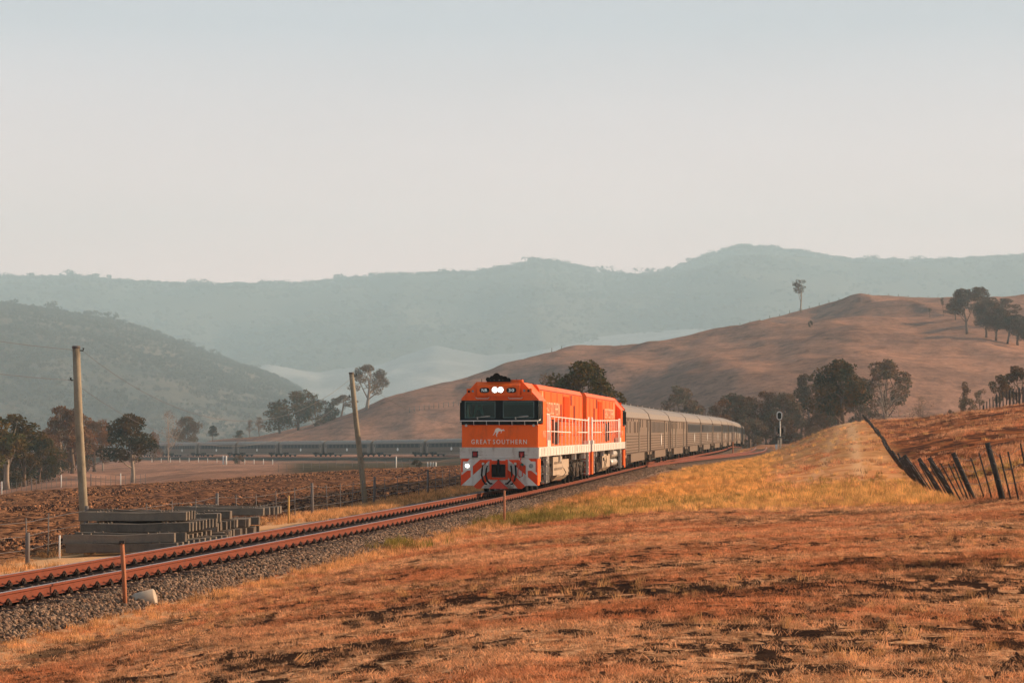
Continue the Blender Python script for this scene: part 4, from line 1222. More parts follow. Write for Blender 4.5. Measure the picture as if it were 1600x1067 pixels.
base_v = np.array([v.co for v in slm.vertices]); base_f = [tuple(p.vertices) for p in slm.polygons]
while s < s_of_y(398):
    a = track_at(s); b = track_at(s + .5); d = b - a; h = math.atan2(d[0], d[1])
    if ns < 290:
        o = link('sleeper', slm, track, a, (random.uniform(-.01, .01), 0, -h + random.uniform(-.01, .01)))
    else:
        c_, s_ = math.cos(-h), math.sin(-h); o_ = len(rest_v)
        hv = [(-1.2, -.12, -.2), (1.2, -.12, -.2), (1.2, .12, -.2), (-1.2, .12, -.2), (-1.2, -.12, -.26), (1.2, -.12, -.26)]
        rest_v += [(a[0] + x * c_ - y * s_, a[1] + x * s_ + y * c_, a[2] + z + .03) for x, y, z in hv]
        rest_f += [(o_, o_ + 1, o_ + 2, o_ + 3), (o_ + 4, o_ + 5, o_ + 1, o_)]
    ns += 1; s += sp
if rest_v:
    tag(link('distant_sleepers', np_mesh('distant_sleepers', rest_v, np.array(rest_f), M['sleeper'], False), track), kind='stuff')
# siding
sid = link('siding_track', None); tag(sid, kind='structure')
frs = frames(s_of_y(SIDE0 - 14), s_of_y(SIDE1), 2.0, siding_lat)
for sgn in (-1, 1):
    fr2 = [f for f in frs if abs(siding_lat(f[0][1])) > (0.12 if sgn > 0 else 0.12)]
    sweep('rail', M['rust'], fr2, 0.753 * sgn, RAILP, sid, mat2=M['railtop'], top=(11,))
sweep('ballast', M['ballast'], [f for f in frs if siding_lat(f[0][1]) > .3], 0.0, [(-1.4, -.29), (0, -.28), (1.5, -.28), (2.4, -.44)], sid, 0.02, False)

# loose ballast stones
ssrc = [rock_src('stone', M['stone'], s, 0.7) for s in (1, 2, 3)]
n = 120000
Yq = (26 ** .7 + rng.uniform(0, 1, n) * (200 ** .7 - 26 ** .7)) ** (1 / .7)
S = np.interp(Yq, np.linspace(20, 240, 221), ss_)
offs = np.where(rng.uniform(0, 1, n) < .62, rng.uniform(.70, 2.12, n), rng.uniform(-2.2, .75, n))
stack = np.abs(np.abs(offs) - .753) < .085
c = np.array([np.interp(S, TS, tp[:, 0]), np.interp(S, TS, tp[:, 1])]); c2 = np.array([np.interp(S + 1, TS, tp[:, 0]), np.interp(S + 1, TS, tp[:, 1])]); d = c2 - c
X = c[0] + d[1] * offs; Y = c[1] - d[0] * offs
ph = ((S - s_of_y(27.5)) / sp + .5) % 1.0 - .5
onsl = (np.abs(ph) * sp < .10) & (np.abs(offs) < .98)
k = ~stack & ~onsl & (np.abs(X / Y) < .25)
zb_ = np.interp(offs, [p[0] for p in BALP], [p[1] for p in BALP])
zb_ = np.maximum(zb_, np.where(np.abs(offs) > 1.75, H(X, Y), -9))
X, Y, zb_, offs = X[k], Y[k], zb_[k], offs[k]
scatter('ballast_stones', ssrc, np.stack([X, Y, zb_ + rng.uniform(-.012, .03, len(X))], 1), rng.uniform(0, 6.28, (len(X), 3)), rng.uniform(.022, .048, len(X)) * np.interp(Y, [26, 120, 200], [1, 1.5, 2.3]), 'crushed grey brown ballast stones around the near rails')

# ------------------------------------------------------------------ text
def text_mesh(body, width, height, depth, spacing=1.0):
    cu = bpy.data.curves.new('lettering', 'FONT'); cu.body = body; cu.size = 1.0
    cu.space_character = spacing; cu.extrude = 0.01; cu.align_x = 'CENTER'; cu.resolution_u = 3
    ob = bpy.data.objects.new('tmp_text', cu); COL.objects.link(ob)
    dg = bpy.context.evaluated_depsgraph_get(); dg.update()
    me = bpy.data.meshes.new_from_object(ob.evaluated_get(dg))
    bpy.data.objects.remove(ob); bpy.data.curves.remove(cu)
    co = np.zeros(len(me.vertices) * 3); me.vertices.foreach_get('co', co); co = co.reshape(-1, 3)
    mn, mx_ = co.min(0), co.max(0)
    co = (co - (mn + mx_) / 2) / (mx_ - mn) * np.array([width, height, depth])
    me.vertices.foreach_set('co', co.ravel()); me.update()
    return me
def place_text(name, body, width, height, mat, parent, loc, face, spacing=1.0):
    """face: 'front' (reads from -y), 'right' (reads from +x), 'left' (reads from -x)"""
    me = text_mesh(body, width, height, .02, spacing); me.materials.clear(); me.materials.append(mat)
    rot = {'front': (math.pi / 2, 0, 0), 'right': (math.pi / 2, 0, math.pi / 2), 'left': (math.pi / 2, 0, -math.pi / 2)}[face]
    return link(name, me, parent, loc, rot)

# ------------------------------------------------------------------ locomotive
def c3(x, y): return ((710 + x / 10.667 - 780.5) / 40.9, (770 - (680 + y / 10.667)) / 40.9)
def c2(x, y): return ((710 + x / 9.7 - 780.5) / 40.9, (770 - (580 + y / 9.7)) / 40.9)
def plate(mb, pts, y0, y1):
    a = 0
    for i in range(len(pts)):
        x0, z0 = pts[i]; x1, z1 = pts[(i + 1) % len(pts)]; a += x0 * z1 - x1 * z0
    if a < 0: pts = pts[::-1]
    mb.prism(pts, y0, y1)

def bogie(parent, yc, axles, wb, name='bogie'):
    root = MB()
    for s in (-1, 1):
        root.box(s * 1.04, s * 1.16, yc - wb - .55, yc + wb + .55, .52, .74)
        root.box(s * 1.08, s * 1.22, yc - .5, yc + .5, .30, .62)
        for k in range(axles):
            ya = yc + (k - (axles - 1) / 2) * (2 * wb / max(1, axles - 1))
            root.box(s * 1.05, s * 1.24, ya - .17, ya + .17, .34, .68)
            for dy in (-.3, .3):
                root.tube([(s * 1.18, ya + dy, .55), (s * 1.18, ya + dy, .95)], .08, 7)
            root.tube([(s * 1.2, ya - .45, .35), (s * 1.22, ya + .1, .86)], .035, 5)
        for q in range(3):
            yy = yc - wb + q * wb + .3
            root.tube([(s * 1.25, yy, .95), (s * 1.3, yy + .12, .5), (s * 1.24, yy + .3, .3)], .018, 4)
            root.box(s * 1.2, s * 1.3, yy + .25, yy + .5, .6, .9)
    root.box(-1.0, 1.0, yc - wb - .4, yc + wb + .4, .6, .85)
    b = root.build(name, M['gear'], parent)
    for k in range(axles):
        ya = yc + (k - (axles - 1) / 2) * (2 * wb / max(1, axles - 1))
        w = MB()
        for s in (-1, 1):
            w.cyl((s * .70, ya, .47), (s * .83, ya, .47), .47, 20)
        w.cyl((-.72, ya, .47), (.72, ya, .47), .08, 8)
        w.build('wheel', M['black'], b)
    return b

def make_loco():
    root = thing('locomotive', 'bright orange lead diesel locomotive with lit headlights and striped red and white plough', 'locomotive')
    m = MB()
    prof = [(-1.465, 1.74), (1.465, 1.74), (1.465, 3.52), (.88, 4.22), (-.88, 4.22), (-1.465, 3.52)]
    # cab shell as walls, so the windscreens look into a real interior
    m.box(-1.465, 1.465, 0, .06, 1.74, 2.74)
    m.box(-1.465, -1.405, .06, 3.1, 1.74, 2.62); m.box(1.405, 1.465, .06, 3.1, 1.74, 2.62)
    m.box(-1.465, -1.405, 1.75, 3.1, 2.62, 3.52); m.box(1.405, 1.465, 1.75, 3.1, 2.62, 3.52)
    m.box(-1.405, 1.405, 3.0, 3.1, 1.74, 3.52)
    m.prism([(-1.465, 3.52), (1.465, 3.52), (.88, 4.22), (-.88, 4.22)], .0, 3.1)
    cab = m.build('cab', M['orange'], root)
    # brow over the windscreens
    m = MB()
    m.prism([(-1.475, 3.60), (1.475, 3.60), (.89, 4.235), (-.89, 4.235)], -.10, -.001)
    m.prism([(-1.475, 3.53), (1.475, 3.53), (1.475, 3.60), (-1.475, 3.60)], -.06, -.001)
    m.build('brow', M['orange'], root)
    m = MB()
    m.box(-.86, .80, -.26, -.101, 3.74, 4.10)
    m.add([(-.86, -.26, 4.10), (.80, -.26, 4.10), (.80, -.101, 4.21), (-.86, -.101, 4.21)], [(0, 1, 2, 3)])
    m.add([(.80, -.26, 4.10), (.80, -.101, 4.10), (.80, -.101, 4.21), (-.86, -.26, 4.10), (-.86, -.101, 4.10), (-.86, -.101, 4.21)], [(0, 1, 2), (3, 5, 4)])
    m.box(.86, 1.24, -.17, -.101, 3.72, 3.98); m.box(-1.26, -.90, -.17, -.101, 3.72, 3.98)
    hp = m.build('headlight_panel', M['orange'], root)
    m = MB(); m.box(-1.0, .9, -.272, -.262, 3.70, 3.735); m.build('panel_lip', M['orange'], root)
    for (x, z, mt) in ((-1.17, 3.87, 'black'), (-1.02, 3.88, 'lens'), (.96, 3.90, 'lens'), (1.12, 3.89, 'black')):
        q = MB(); q.cyl((x, -.20, z), (x, -.171, z), .045, 12); q.build('marker_lamp', M[mt], root)
    for cx_ in (-.555, .475):
        q = MB(); pts = []
        for k in range(24):
            a = 2 * math.pi * k / 24
            pts.append((cx_ + math.copysign(abs(math.cos(a)) ** .6, math.cos(a)) * .185, 3.915 + math.copysign(abs(math.sin(a)) ** .7, math.sin(a)) * .098))
        q.prism(pts, -.285, -.262)
        nb = q.build('number_board', M['black'], root)
        place_text('digits', 'NR' if cx_ < 0 else '30', .215, .118, M['digits'], nb, (cx_, -.292, 3.915), 'front', 1.1)
    for cx_ in (-.155, .065):
        q = MB(); q.cyl((cx_, -.30, 3.93), (cx_, -.262, 3.93), .125, 20); bz = q.build('headlight_bezel', M['silver'], root)
        q = MB(); q.cyl((cx_, -.325, 3.93), (cx_, -.301, 3.93), .078, 20); q.build('headlight', M['lamp'], root)
    # horns
    for (x, r_, z) in ((-.43, .085, 4.33), (-.27, .10, 4.37), (-.10, .15, 4.42), (.08, .10, 4.38), (.22, .095, 4.36), (.36, .08, 4.31)):
        q = MB(); q.tube([(x, -.22, z), (x, -.12, z), (x, .0, z), (x, .3, z)], [r_, r_ * .75, r_ * .35, .025], 14); q.build('horn', M['black'], root)
    q = MB(); q.box(-.48, .42, -.15, .25, 4.236, 4.29); q.build('horn_bracket', M['black'], root)
    for x in (-.72, .62, .80):
        q = MB(); q.cyl((x, .15, 4.222), (x, .15, 4.36), .012, 5); q.build('aerial', M['black'], root)
    q = MB(); q.box(.30, .86, -.02, .4, 4.236, 4.32); q.build('roof_box', M['orange'], root)
    # window band
    m = MB()
    m.box(-1.485, 1.485, -.03, -.001, 2.742, 2.86); m.box(-1.485, 1.485, -.03, -.001, 3.50, 3.598)
    m.box(-1.485, -1.35, -.03, -.001, 2.86, 3.50); m.box(1.32, 1.485, -.03, -.001, 2.86, 3.50); m.box(-.17, .12, -.03, -.001, 2.86, 3.50)
    m.box(-1.55, -1.47, .05, .14, 2.70, 3.45)
    for s in (-1, 1):
        m.box(s * 1.466, s * 1.485, -.03, .10, 2.68, 3.55); m.box(s * 1.466, s * 1.485, .10, 1.55, 2.68, 2.74); m.box(s * 1.466, s * 1.485, .10, 1.55, 3.46, 3.53); m.box(s * 1.466, s * 1.485, .62, .76, 2.74, 3.46); m.box(s * 1.466, s * 1.485, 1.45, 1.55, 2.74, 3.46)
    m.build('window_band', M['band'], root)
    for (a, b) in ((-1.35, -.17), (.12, 1.32)):
        q = MB(); q.box(a, b, -.022, -.012, 2.86, 3.50); w = q.build('windscreen', M['glass'], root)
        q = MB()
        for (u0, u1, v0, v1) in ((a, b, 2.86, 2.885), (a, b, 3.475, 3.50), (a, a + .025, 2.885, 3.475), (b - .025, b, 2.885, 3.475)):
            q.box(u0, u1, -.036, -.031 + .005, v0, v1)
        q.build('window_trim', simple('trim_teal', (.10, .17, .17), .4) if 'trim' not in M else M['trim'], w)
        q = MB(); q.tube([(a + .5, -.05, 2.80), (a + .48, -.05, 2.9)], .025, 6); q.tube([(a + .62, -.055, 2.90), (a + .98, -.055, 2.93)], .018, 5); q.tube([(a + .5, -.05, 2.88), (a + .8, -.05, 2.91)], .01, 4)
        q.build('wiper', M['silver'], w)
        q = MB(); q.box(a + .02, b - .03, .09, .11, 3.36, 3.47); q.build('sun_visor', M['lens'], w)
    for s in (-1, 1):
        for (y0, y1) in ((.10, .62), (.76, 1.45)):
            q = MB(); q.box(s * 1.470, s * 1.478, y0, y1, 2.74, 3.46); q.build('side_window', M['glass'], root)
    q = MB(); q.box(-1.4, 1.4, .1, 2.98, 1.76, 1.80); q.box(-1.38, 1.38, .25, .6, 2.55, 2.80)
    q.build('cab_console', M['band'], root)
    q = MB()
    for s in (0,):
        pts = [(-1.13, 2.9), (-1.07, 3.3), (-1.0, 3.43), (-.95, 3.30), (-.86, 3.32), (-.74, 3.42), (-.78, 3.22), (-.73, 2.97), (-.82, 3.0), (-.9, 3.18), (-1.0, 3.18), (-1.08, 2.9)]
        plate(q, pts, .75, .83)
    q.build('pale_cab_shape', simple('pale_cab_paint', (.95, .9, .82), .9), root)  # pale cut-out added as an unidentified bright shape behind the windscreen
    q = MB(); q.box(-1.39, 1.39, 2.2, 2.3, 1.8, 3.5); q.build('cab_bulkhead', M['teal'], root)
    # side mirrors / louvre next to the cab side windows
    # handles under the brow
    for (a, b) in ((-.94, -.38), (.31, .90)):
        q = MB(); q.tube([(a, -.07, 3.67), (a + .07, -.14, 3.60), (b - .07, -.14, 3.60), (b, -.07, 3.67)], .016, 6); q.build('brow_handle', M['rail_white'], root)
    # hand rail below the screens
    q = MB(); q.box(-1.47, 1.47, -.028, -.001, 2.60, 2.738); q.build('dark_strip', M['band'], root)
    q = MB(); q.tube([(-1.52, -.16, 2.75), (1.50, -.16, 2.75), (1.56, -.05, 2.80)], .022, 6)
    for k in range(7): q.tube([(-1.48 + k * .49, -.16, 2.75), (-1.48 + k * .49, -.14, 2.60), (-1.48 + k * .49, -.01, 2.60)], .016, 5)
    q.build('front_handrail', M['rail_white'], root)
    for x in (-1.30, 1.30):
        q = MB(); q.cyl((x, -.03, 2.575), (x, -.001, 2.575), .05, 10); q.build('lamp_cover', M['silver'], root)
    # logo
    kp = [(760, 895), (742, 884), (736, 868), (727, 884), (712, 886), (690, 870), (668, 860), (645, 859), (622, 870), (609, 892), (604, 915), (596, 938), (574, 968), (583, 968), (606, 945), (617, 925), (628, 922), (632, 940), (622, 960), (627, 978), (640, 996), (645, 990), (636, 972), (638, 960), (655, 935), (664, 912), (684, 908), (700, 905), (702, 922), (696, 936), (704, 936), (712, 915), (714, 902), (735, 902), (752, 903)]
    q = MB(); plate(q, [c2(*p) for p in kp], -.008, -.001); q.build('kangaroo_emblem', M['pale'], root)
    place_text('front_word', 'GREAT', .745, .172, M['pale'], root, (-.727, -.010, 1.955), 'front', 1.3)
    place_text('front_word', 'SOUTHERN', 1.30, .172, M['pale'], root, (.385, -.010, 1.955), 'front', 1.3)
    # headstock
    m = MB()
    m.box(-1.50, 1.50, -.16, 0, 1.32, 1.735)
    m.box(-1.53, 1.53, -.19, .10, 1.70, 1.739)
    for z in (1.34, 1.47, 1.60): m.box(-1.44, 1.44, -.20, -.161, z, z + .075)
    m.box(-1.52, -1.44, -.185, 0, 1.32, 1.70); m.box(1.44, 1.52, -.185, 0, 1.32, 1.70)
    hs = m.build('headstock', M['white'], root)
    for x in (-.93, .86):
        q = MB(); q.box(x - .11, x + .11, -.215, -.179, 1.36, 1.60); lp = q.build('tail_light', M['black'], root)
        q = MB(); q.box(x - .075, x + .075, -.225, -.216, 1.41, 1.56); q.build('red_lens', M['redlens'], lp)
    # plough
    m = MB()
    m.box(-1.45, -1.02, -.20, -.12, .29, 1.315); m.box(1.02, 1.45, -.20, -.12, .29, 1.315)
    m.prism([(-1.02, .29), (-.85, .19), (.85, .19), (1.02, .29), (1.02, 1.315), (-1.02, 1.315)], -.16, -.09)
    pl = m.build('snow_plough', M['white'], root)
    mir = lambda pts: [(-x + .0, z) for x, z in pts]
    left = [
        [(130, 388), (262, 388), (212, 440), (130, 440)],
        [(108, 670), (274, 540), (274, 690), (108, 838)]]
    mid = [
        [(284, 532), (428, 405), (600, 405), (284, 680)],
        [(318, 845), (552, 612), (612, 570), (612, 690), (440, 885), (372, 885)]]
    strips = [([c3(*p) for p in pp], -.204, -.2005) for pp in left] + [([c3(*p) for p in pp], -.164, -.1605) for pp in mid]
    strips += [([(-1.445, 1.31), (-1.40, 1.31), (-1.40, .80), (-1.445, .80)], -.207, -.2045)]
    for a, y0, y1 in strips:
        for b_ in (a, mir(a)):
            q = MB(); plate(q, b_, y0, y1); q.build('red_stripe', M['orange_f'], pl)
    for s in (-1, 1):
        m = MB(); m.box(s * 1.452, s * 1.475, -.19, 0.5, .30, 1.315); m.build('plough_side', M['orange'], root)
    m = MB(); m.box(-.37, -.28, -.24, -.165, .60, 1.28); m.box(.24, .33, -.24, -.165, .60, 1.28); m.box(-.28, .24, -.24, -.165, 1.10, 1.24)
    m.box(-.37, .33, -.24, -.165, .52, .60)
    m.build('coupler_frame', M['orange_f'], root)
    m = MB(); m.box(-.30, -.02, -.235, -.17, 1.24, 1.30); m.box(.02, .26, -.235, -.17, 1.24, 1.30); m.build('coupler_plate', M['white'], root)
    m = MB(); m.box(-.28, .24, -.30, -.17, .62, 1.09); m.box(-.07, .03, -.36, -.30, .70, 1.15); m.box(-.2, -.1, -.40, -.30, .70, .98); m.box(.06, .17, -.38, -.30, .72, 1.0)
    m.tube([(-.02, -.30, 1.10), (-.02, -.34, 1.28)], .04, 8)
    m.build('coupler', M['black'], root)
    m = MB(); plate(m, [(-.02, .52), (-.39, .17), (.36, .17)], -.30, -.17); m.build('red_wedge', M['red'], root)
    for s in (-1, 1):
        for (xa, xb, z1, xe, ze) in ((.44, .50, 1.10, .26, .34), (.62, .66, 1.12, .46, .32)):
            q = MB(); q.tube([(s * (xa), -.2, z1), (s * (xb - .02), -.30, .92), (s * xb, -.34, .70), (s * (xb - .06), -.36, .48), (s * (xe + .06), -.34, .36), (s * xe, -.30, ze + .03)], .036, 7); q.build('brake_hose', M['rubber'], root)
            q = MB(); q.cyl((s * xa, -.165, z1), (s * xa, -.26, z1), .05, 8); q.build('hose_fitting', M['silver'], root)
            q = MB(); q.cyl((s * (xe), -.30, ze), (s * (xe + .10), -.27, ze - .06), .05, 8); q.build('hose_fitting', M['silver'], root)
    q = MB(); q.tube([(.87, -.23, 1.50), (.82, -.28, 1.25), (.74, -.30, .95), (.72, -.30, .70), (.80, -.30, .60), (.90, -.30, .66), (.90, -.28, .92), (.86, -.25, 1.06)], .022, 6); q.build('red_hose', M['red'], root)
    q = MB(); q.cyl((.88, -.165, 1.08), (.88, -.26, 1.08), .06, 10); q.build('green_connector', simple('green_plastic', (.01, .09, .06), .5), root)
    for (x, mt) in ((-1.225, 'lamp'), (1.225, 'lens')):
        q = MB(); q.box(x - .16, x + .16, -.235, -.2045, .86, 1.21); q.build('ditch_light_box', M['white'], root)
        q = MB(); q.cyl((x, -.25, 1.04), (x, -.236, 1.04), .055 if x < 0 else .085, 16); q.build('ditch_light', M[mt], root)
    # underframe white sill
    m = MB()
    for s in (-1, 1):
        m.box(s * 1.30, s * 1.485, .10, 21.9, 1.38, 1.745)
        for yy in np.arange(1.0, 21.5, 1.1): m.box(s * 1.486, s * 1.50, yy, yy + .04, 1.40, 1.70)
        m.box(s * 1.25, s * 1.49, 3.15, 4.3, 1.745, 2.0); m.box(s * 1.25, s * 1.49, 20.9, 21.7, 1.745, 1.92)
        for yy in (3.4, 8.3, 14.8, 19.2): m.box(s * 1.28, s * 1.47, yy, yy + .16, 1.10, 1.38)
    m.box(-1.30, 1.30, .10, 21.9, 1.42, 1.735)
    m.box(-1.48, 1.48, 21.75, 21.95, 1.38, 1.74)
    m.build('sill', M['white'], root)
    # engine hood
    m = MB(); hw = 1.16
    m.prism([(-hw, 1.735), (hw, 1.735), (hw, 4.02), (hw - .12, 4.20), (-hw + .12, 4.20), (-hw, 4.02)], 3.10, 21.3)
    m.build('engine_hood', M['orange'], root)
    for s in (-1, 1):
        fc = 'right' if s > 0 else 'left'
        m = MB()
        for yy in (5.0, 7.4, 9.8, 12.2, 15.0, 17.6, 19.6): m.box(s * (hw + .001), s * (hw + .014), yy, yy + .035, 1.85, 3.95)
        m.box(s * (hw + .001), s * (hw + .012), 3.3, 21.2, 3.98, 4.01); m.box(s * (hw + .001), s * (hw + .010), 3.3, 21.2, 2.62, 2.645)
        m.build('hood_seam', M['seam'], root)
        for (y0, y1, z0, z1) in ((11.25, 11.55, 2.75, 3.5), (17.0, 17.3, 2.8, 3.5), (7.9, 8.6, 1.85, 2.85), (9.0, 9.9, 1.80, 2.75), (10.2, 10.6, 1.85, 2.85), (15.6, 16.0, 3.5, 3.95)):
            q = MB(); q.box(s * (hw + .001), s * (hw + .03), y0, y1, z0, z1)
            q.build('vent', M['seam'] if z1 > 3 else M['black'], root)
        q = MB()
        for yy in np.arange(12.5, 14.8, .28): q.box(s * (hw + .001), s * (hw + .05), yy, yy + .12, 2.75, 3.85)
        q.build('radiator_slats', M['orange'], root)
        m = MB(); plate(m, [(3.95, 2.9), (4.25, 3.35), (4.35, 3.85), (4.2, 4.0), (4.02, 3.6), (3.9, 3.2)], 0, 1)
        m.v = [(s * (hw + (.001 if y < .5 else .008)), x, z) for x, y, z in m.v]
        m.build('compass_emblem', M['ghost'], root)
        ya, yb = (5.7, 8.9) if s > 0 else (9.5, 6.3)
        place_text('side_word', 'GREAT', 2.2, .52, M['ghost'], root, (s * (hw + .016), ya, 3.28), fc, 1.05)
        place_text('side_word', 'SOUTHERN', 3.7, .52, M['ghost'], root, (s * (hw + .016), yb, 3.28), fc, 1.05)
        place_text('cab_number', 'NR 30', .8, .26, M['ghost'], root, (s * 1.472, 2.1, 2.25), fc, 1.05)
        q = MB(); q.box(s * 1.466, s * 1.474, 1.75, 2.85, 1.9, 3.45) if False else q.box(s * 1.466, s * 1.472, 2.88, 2.92, 1.8, 3.45); q.build('cab_seam', M['seam'], root)
        # handrails
        m = MB(); xr = s * 1.43
        for yy in (3.2, 3.55, 4.0, 4.35): m.tube([(xr, yy, 1.75), (xr, yy, 3.02)], .024, 5)
        m.tube([(xr, 3.2, 3.02), (xr, 4.35, 3.02)], .026, 5); m.tube([(xr, 3.2, 2.35), (xr, 4.35, 2.35)], .024, 5)
        m.tube([(xr, 4.7, 2.95), (xr, 21.0, 2.85), (xr, 21.6, 3.0)], .027, 5)
        m.tube([(xr, 4.7, 2.35), (xr, 13.0, 2.30)], .024, 5); m.tube([(xr, 16.0, 2.30), (xr, 21.0, 2.30)], .024, 5)
        for yy in np.arange(4.7, 21.4, 1.5): m.tube([(xr, yy, 1.75), (xr, yy, 2.93)], .022, 5)
        for yy in (21.35, 21.65): m.tube([(xr, yy, 1.0), (xr, yy, 3.02)], .026, 5)
        m.build('side_handrail', M['rail_white'], root)
        # steps
        for (y0, y1) in ((2.75, 3.15), (3.65, 3.78), (20.6, 21.1)):
            q = MB(); q.box(s * 1.38, s * 1.48, y0, y0 + .05, .32, 1.38); q.box(s * 1.38, s * 1.48, y1 - .05, y1, .32, 1.38)
            for zz in (.36, .66, .96, 1.2): q.box(s * 1.20, s * 1.48, y0, y1, zz, zz + .04)
            q.build('step_ladder', M['silver'], root)
        q = MB(); q.box(s * 1.22, s * 1.46, 21.2, 21.9, .30, 1.375); q.build('end_skirt', M['red'] if s > 0 else M['orange'], root)
        q = MB(); q.box(s * 1.36, s * 1.465, .5, .9, .42, 1.3); q.build('corner_skirt', M['orange'], root)
    # underfloor gear
    m = MB(); m.prism([(-1.28, .48), (-1.05, .28), (1.05, .28), (1.28, .48), (1.28, 1.15), (-1.28, 1.15)], 8.6, 13.6); m.build('fuel_tank', M['gearbox'], root)
    m = MB(); m.box(1.02, 1.38, 6.2, 9.8, .55, 1.30); bx = m.build('equipment_case', M['gearbox'], root)
    m = MB()
    for yy in np.arange(6.6, 9.6, .45):
        for z in (.75, 1.0): m.box(1.381, 1.392, yy, yy + .14, z, z + .10)
    m.build('case_louvre', M['slat'], bx)
    for z in (.68, 1.12):
        q = MB(); q.tube([(-1.20, 4.6, z), (-1.20, 4.75, z), (-1.20, 7.9, z), (-1.20, 8.05, z)], [.12, .20, .20, .12], 14); q.build('air_tank', M['silver'], root)
        for yy in (5.3, 6.3, 7.3):
            q = MB(); q.cyl((-1.20, yy, z), (-1.20, yy + .05, z), .212, 14); q.build('tank_strap', M['gearbox'], root)
    m = MB()
    rr_ = random.Random(4)
    for k in range(70):
        s = rr_.choice((-1, 1)); yy = rr_.choice((rr_.uniform(.9, 6), rr_.uniform(9.8, 21)))
        zz = rr_.uniform(.75, 1.3); x = s * rr_.uniform(1.1, 1.3)
        m.tube([(x, yy, zz), (x + s * .08, yy + rr_.uniform(-.4, .4), zz - rr_.uniform(.1, .5)), (x, yy + rr_.uniform(-.5, .5), rr_.uniform(.4, .9))], .018, 4, cap=False)
    for k in range(26):
        s = rr_.choice((-1, 1)); yy = rr_.uniform(1, 20.5); m.cbox((s * rr_.uniform(1.15, 1.28), yy, rr_.uniform(.8, 1.3)), (rr_.uniform(.1, .2), rr_.uniform(.1, .4), rr_.uniform(.08, .3)))
    m.build('pipework', M['gear'], root)
    bogie(root, 3.6, 3, 1.75); bogie(root, 18.3, 3, 1.75)
    # roof gear
    q = MB(); q.box(-.55, .55, 4.0, 6.6, 4.201, 4.30); q.build('exhaust_silencer', M['black'], root)
    for yy in (12.6, 14.6, 16.6):
        q = MB(); q.cyl((0, yy, 4.201), (0, yy, 4.27), .82, 20); q.build('roof_fan', M['black'], root)
    q = MB(); q.box(-.9, .9, 7.4, 11.6, 4.201, 4.24); q.build('roof_hatch', M['black'], root)
    q = MB(); q.tube([(-.1, 22.0, .95), (-.1, 22.4, .93)], .10, 8); q.box(-.25, .25, 21.95, 22.3, .7, 1.1); q.build('rear_coupler', M['black'], root)
    return root
M['orange_f'] = simple('stripe_orange_red', (0.78, 0.065, 0.008), 0.5, 0, 0.1, 2.0, 0.2, 0, (0.3, 0.05, 0.02), 0.3)
M['trim'] = simple('trim_teal', (.10, .17, .17), .4)

def place(root, s0, length, rev=False, base_z=0.0):
    a = track_at(s0 + 2.5); b = track_at(s0 + length - 2.5)
    d = b - a; Ln = math.hypot(d[0], d[1]); u = d / np.linalg.norm(d)
    h = math.atan2(d[0], d[1]); pit = math.atan2(d[2], Ln)
    if not rev:
        p = a - u * 2.5; root.location = p; root.rotation_euler = (pit, 0, -h)
    else:
        p = b + u * 2.5; root.location = p; root.rotation_euler = (-pit, 0, -h + math.pi)
    root.location.z += base_z
S0 = s_of_y(90.0)
lead = make_loco()
second = copy_tree(lead)
place(lead, S0, 22.0)
place(second, S0 + 22.9, 22.0, True)
second['label'] = 'second orange diesel locomotive running cab-backwards behind the lead one'
for ch in second.children:
    if ch.name.startswith('headlight') and not ch.name.startswith('headlight_') or ch.name.startswith('ditch_light') and 'box' not in ch.name:
        ch.data = ch.data.copy(); ch.data.materials[0] = M['lens']
for o in (lead, second): o['group'] = 'orange locomotives heading the train'
# hoses between the locomotives
# ------------------------------------------------------------------ carriages
CL, GAP = 23.0, 0.85
HWc = 1.44
def shell():
    m = MB(); r_ = []
    n = 9
    for k in range(n):
        a = math.pi * k / (n - 1)
        r_.append((math.cos(a) * (HWc - .02), 3.15 + math.sin(a) * .93))
    return r_
_shared = {}
def shared(key, fn):
    if key not in _shared: _shared[key] = fn()
    return _shared[key]
def mk(name, mat, fn):
    def go():
        m = MB(); fn(m)
        me = m.mesh(name, mat)
        import bmesh
        bm = bmesh.new(); bm.from_mesh(me); bmesh.ops.recalc_face_normals(bm, faces=bm.faces); bm.to_mesh(me); bm.free()
        return me
    return go
def body_fn(m): m.box(-HWc, HWc, 0, CL, 1.0, 3.17)
def roof_fn(m):
    pr = shell(); m.prism(pr, .02, CL - .02)
    for yy in (3.0, 7.5, 15.5, 20.0): m.box(-.35, .35, yy, yy + .8, 4.05, 4.14)
def skirt_fn(m):
    for (a, b) in ((5.1, 17.9),):
        m.box(-HWc + .03, HWc - .03, a, b, .50, 1.0)
    m.box(-HWc + .03, HWc - .03, .1, 1.6, .80, 1.0); m.box(-HWc + .03, HWc - .03, CL - 1.6, CL - .1, .80, 1.0)
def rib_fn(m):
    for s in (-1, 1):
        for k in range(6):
            z = 1.18 + k * .17; m.box(s * (HWc + .001), s * (HWc + .012), .5, CL - .5, z, z + .045)  # dark strips paint the shade and grime between the side ribs
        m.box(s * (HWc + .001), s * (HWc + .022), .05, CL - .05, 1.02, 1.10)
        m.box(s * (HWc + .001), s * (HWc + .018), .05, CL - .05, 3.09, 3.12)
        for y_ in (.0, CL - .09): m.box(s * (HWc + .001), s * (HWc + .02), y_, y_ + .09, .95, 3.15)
def seam_fn(ys):
    def f(m):
        for s in (-1, 1):
            for y_ in ys: m.box(s * (HWc + .001), s * (HWc + .034), y_, y_ + .05, 1.05, 3.7 if y_ < .1 else 3.1)
    return f
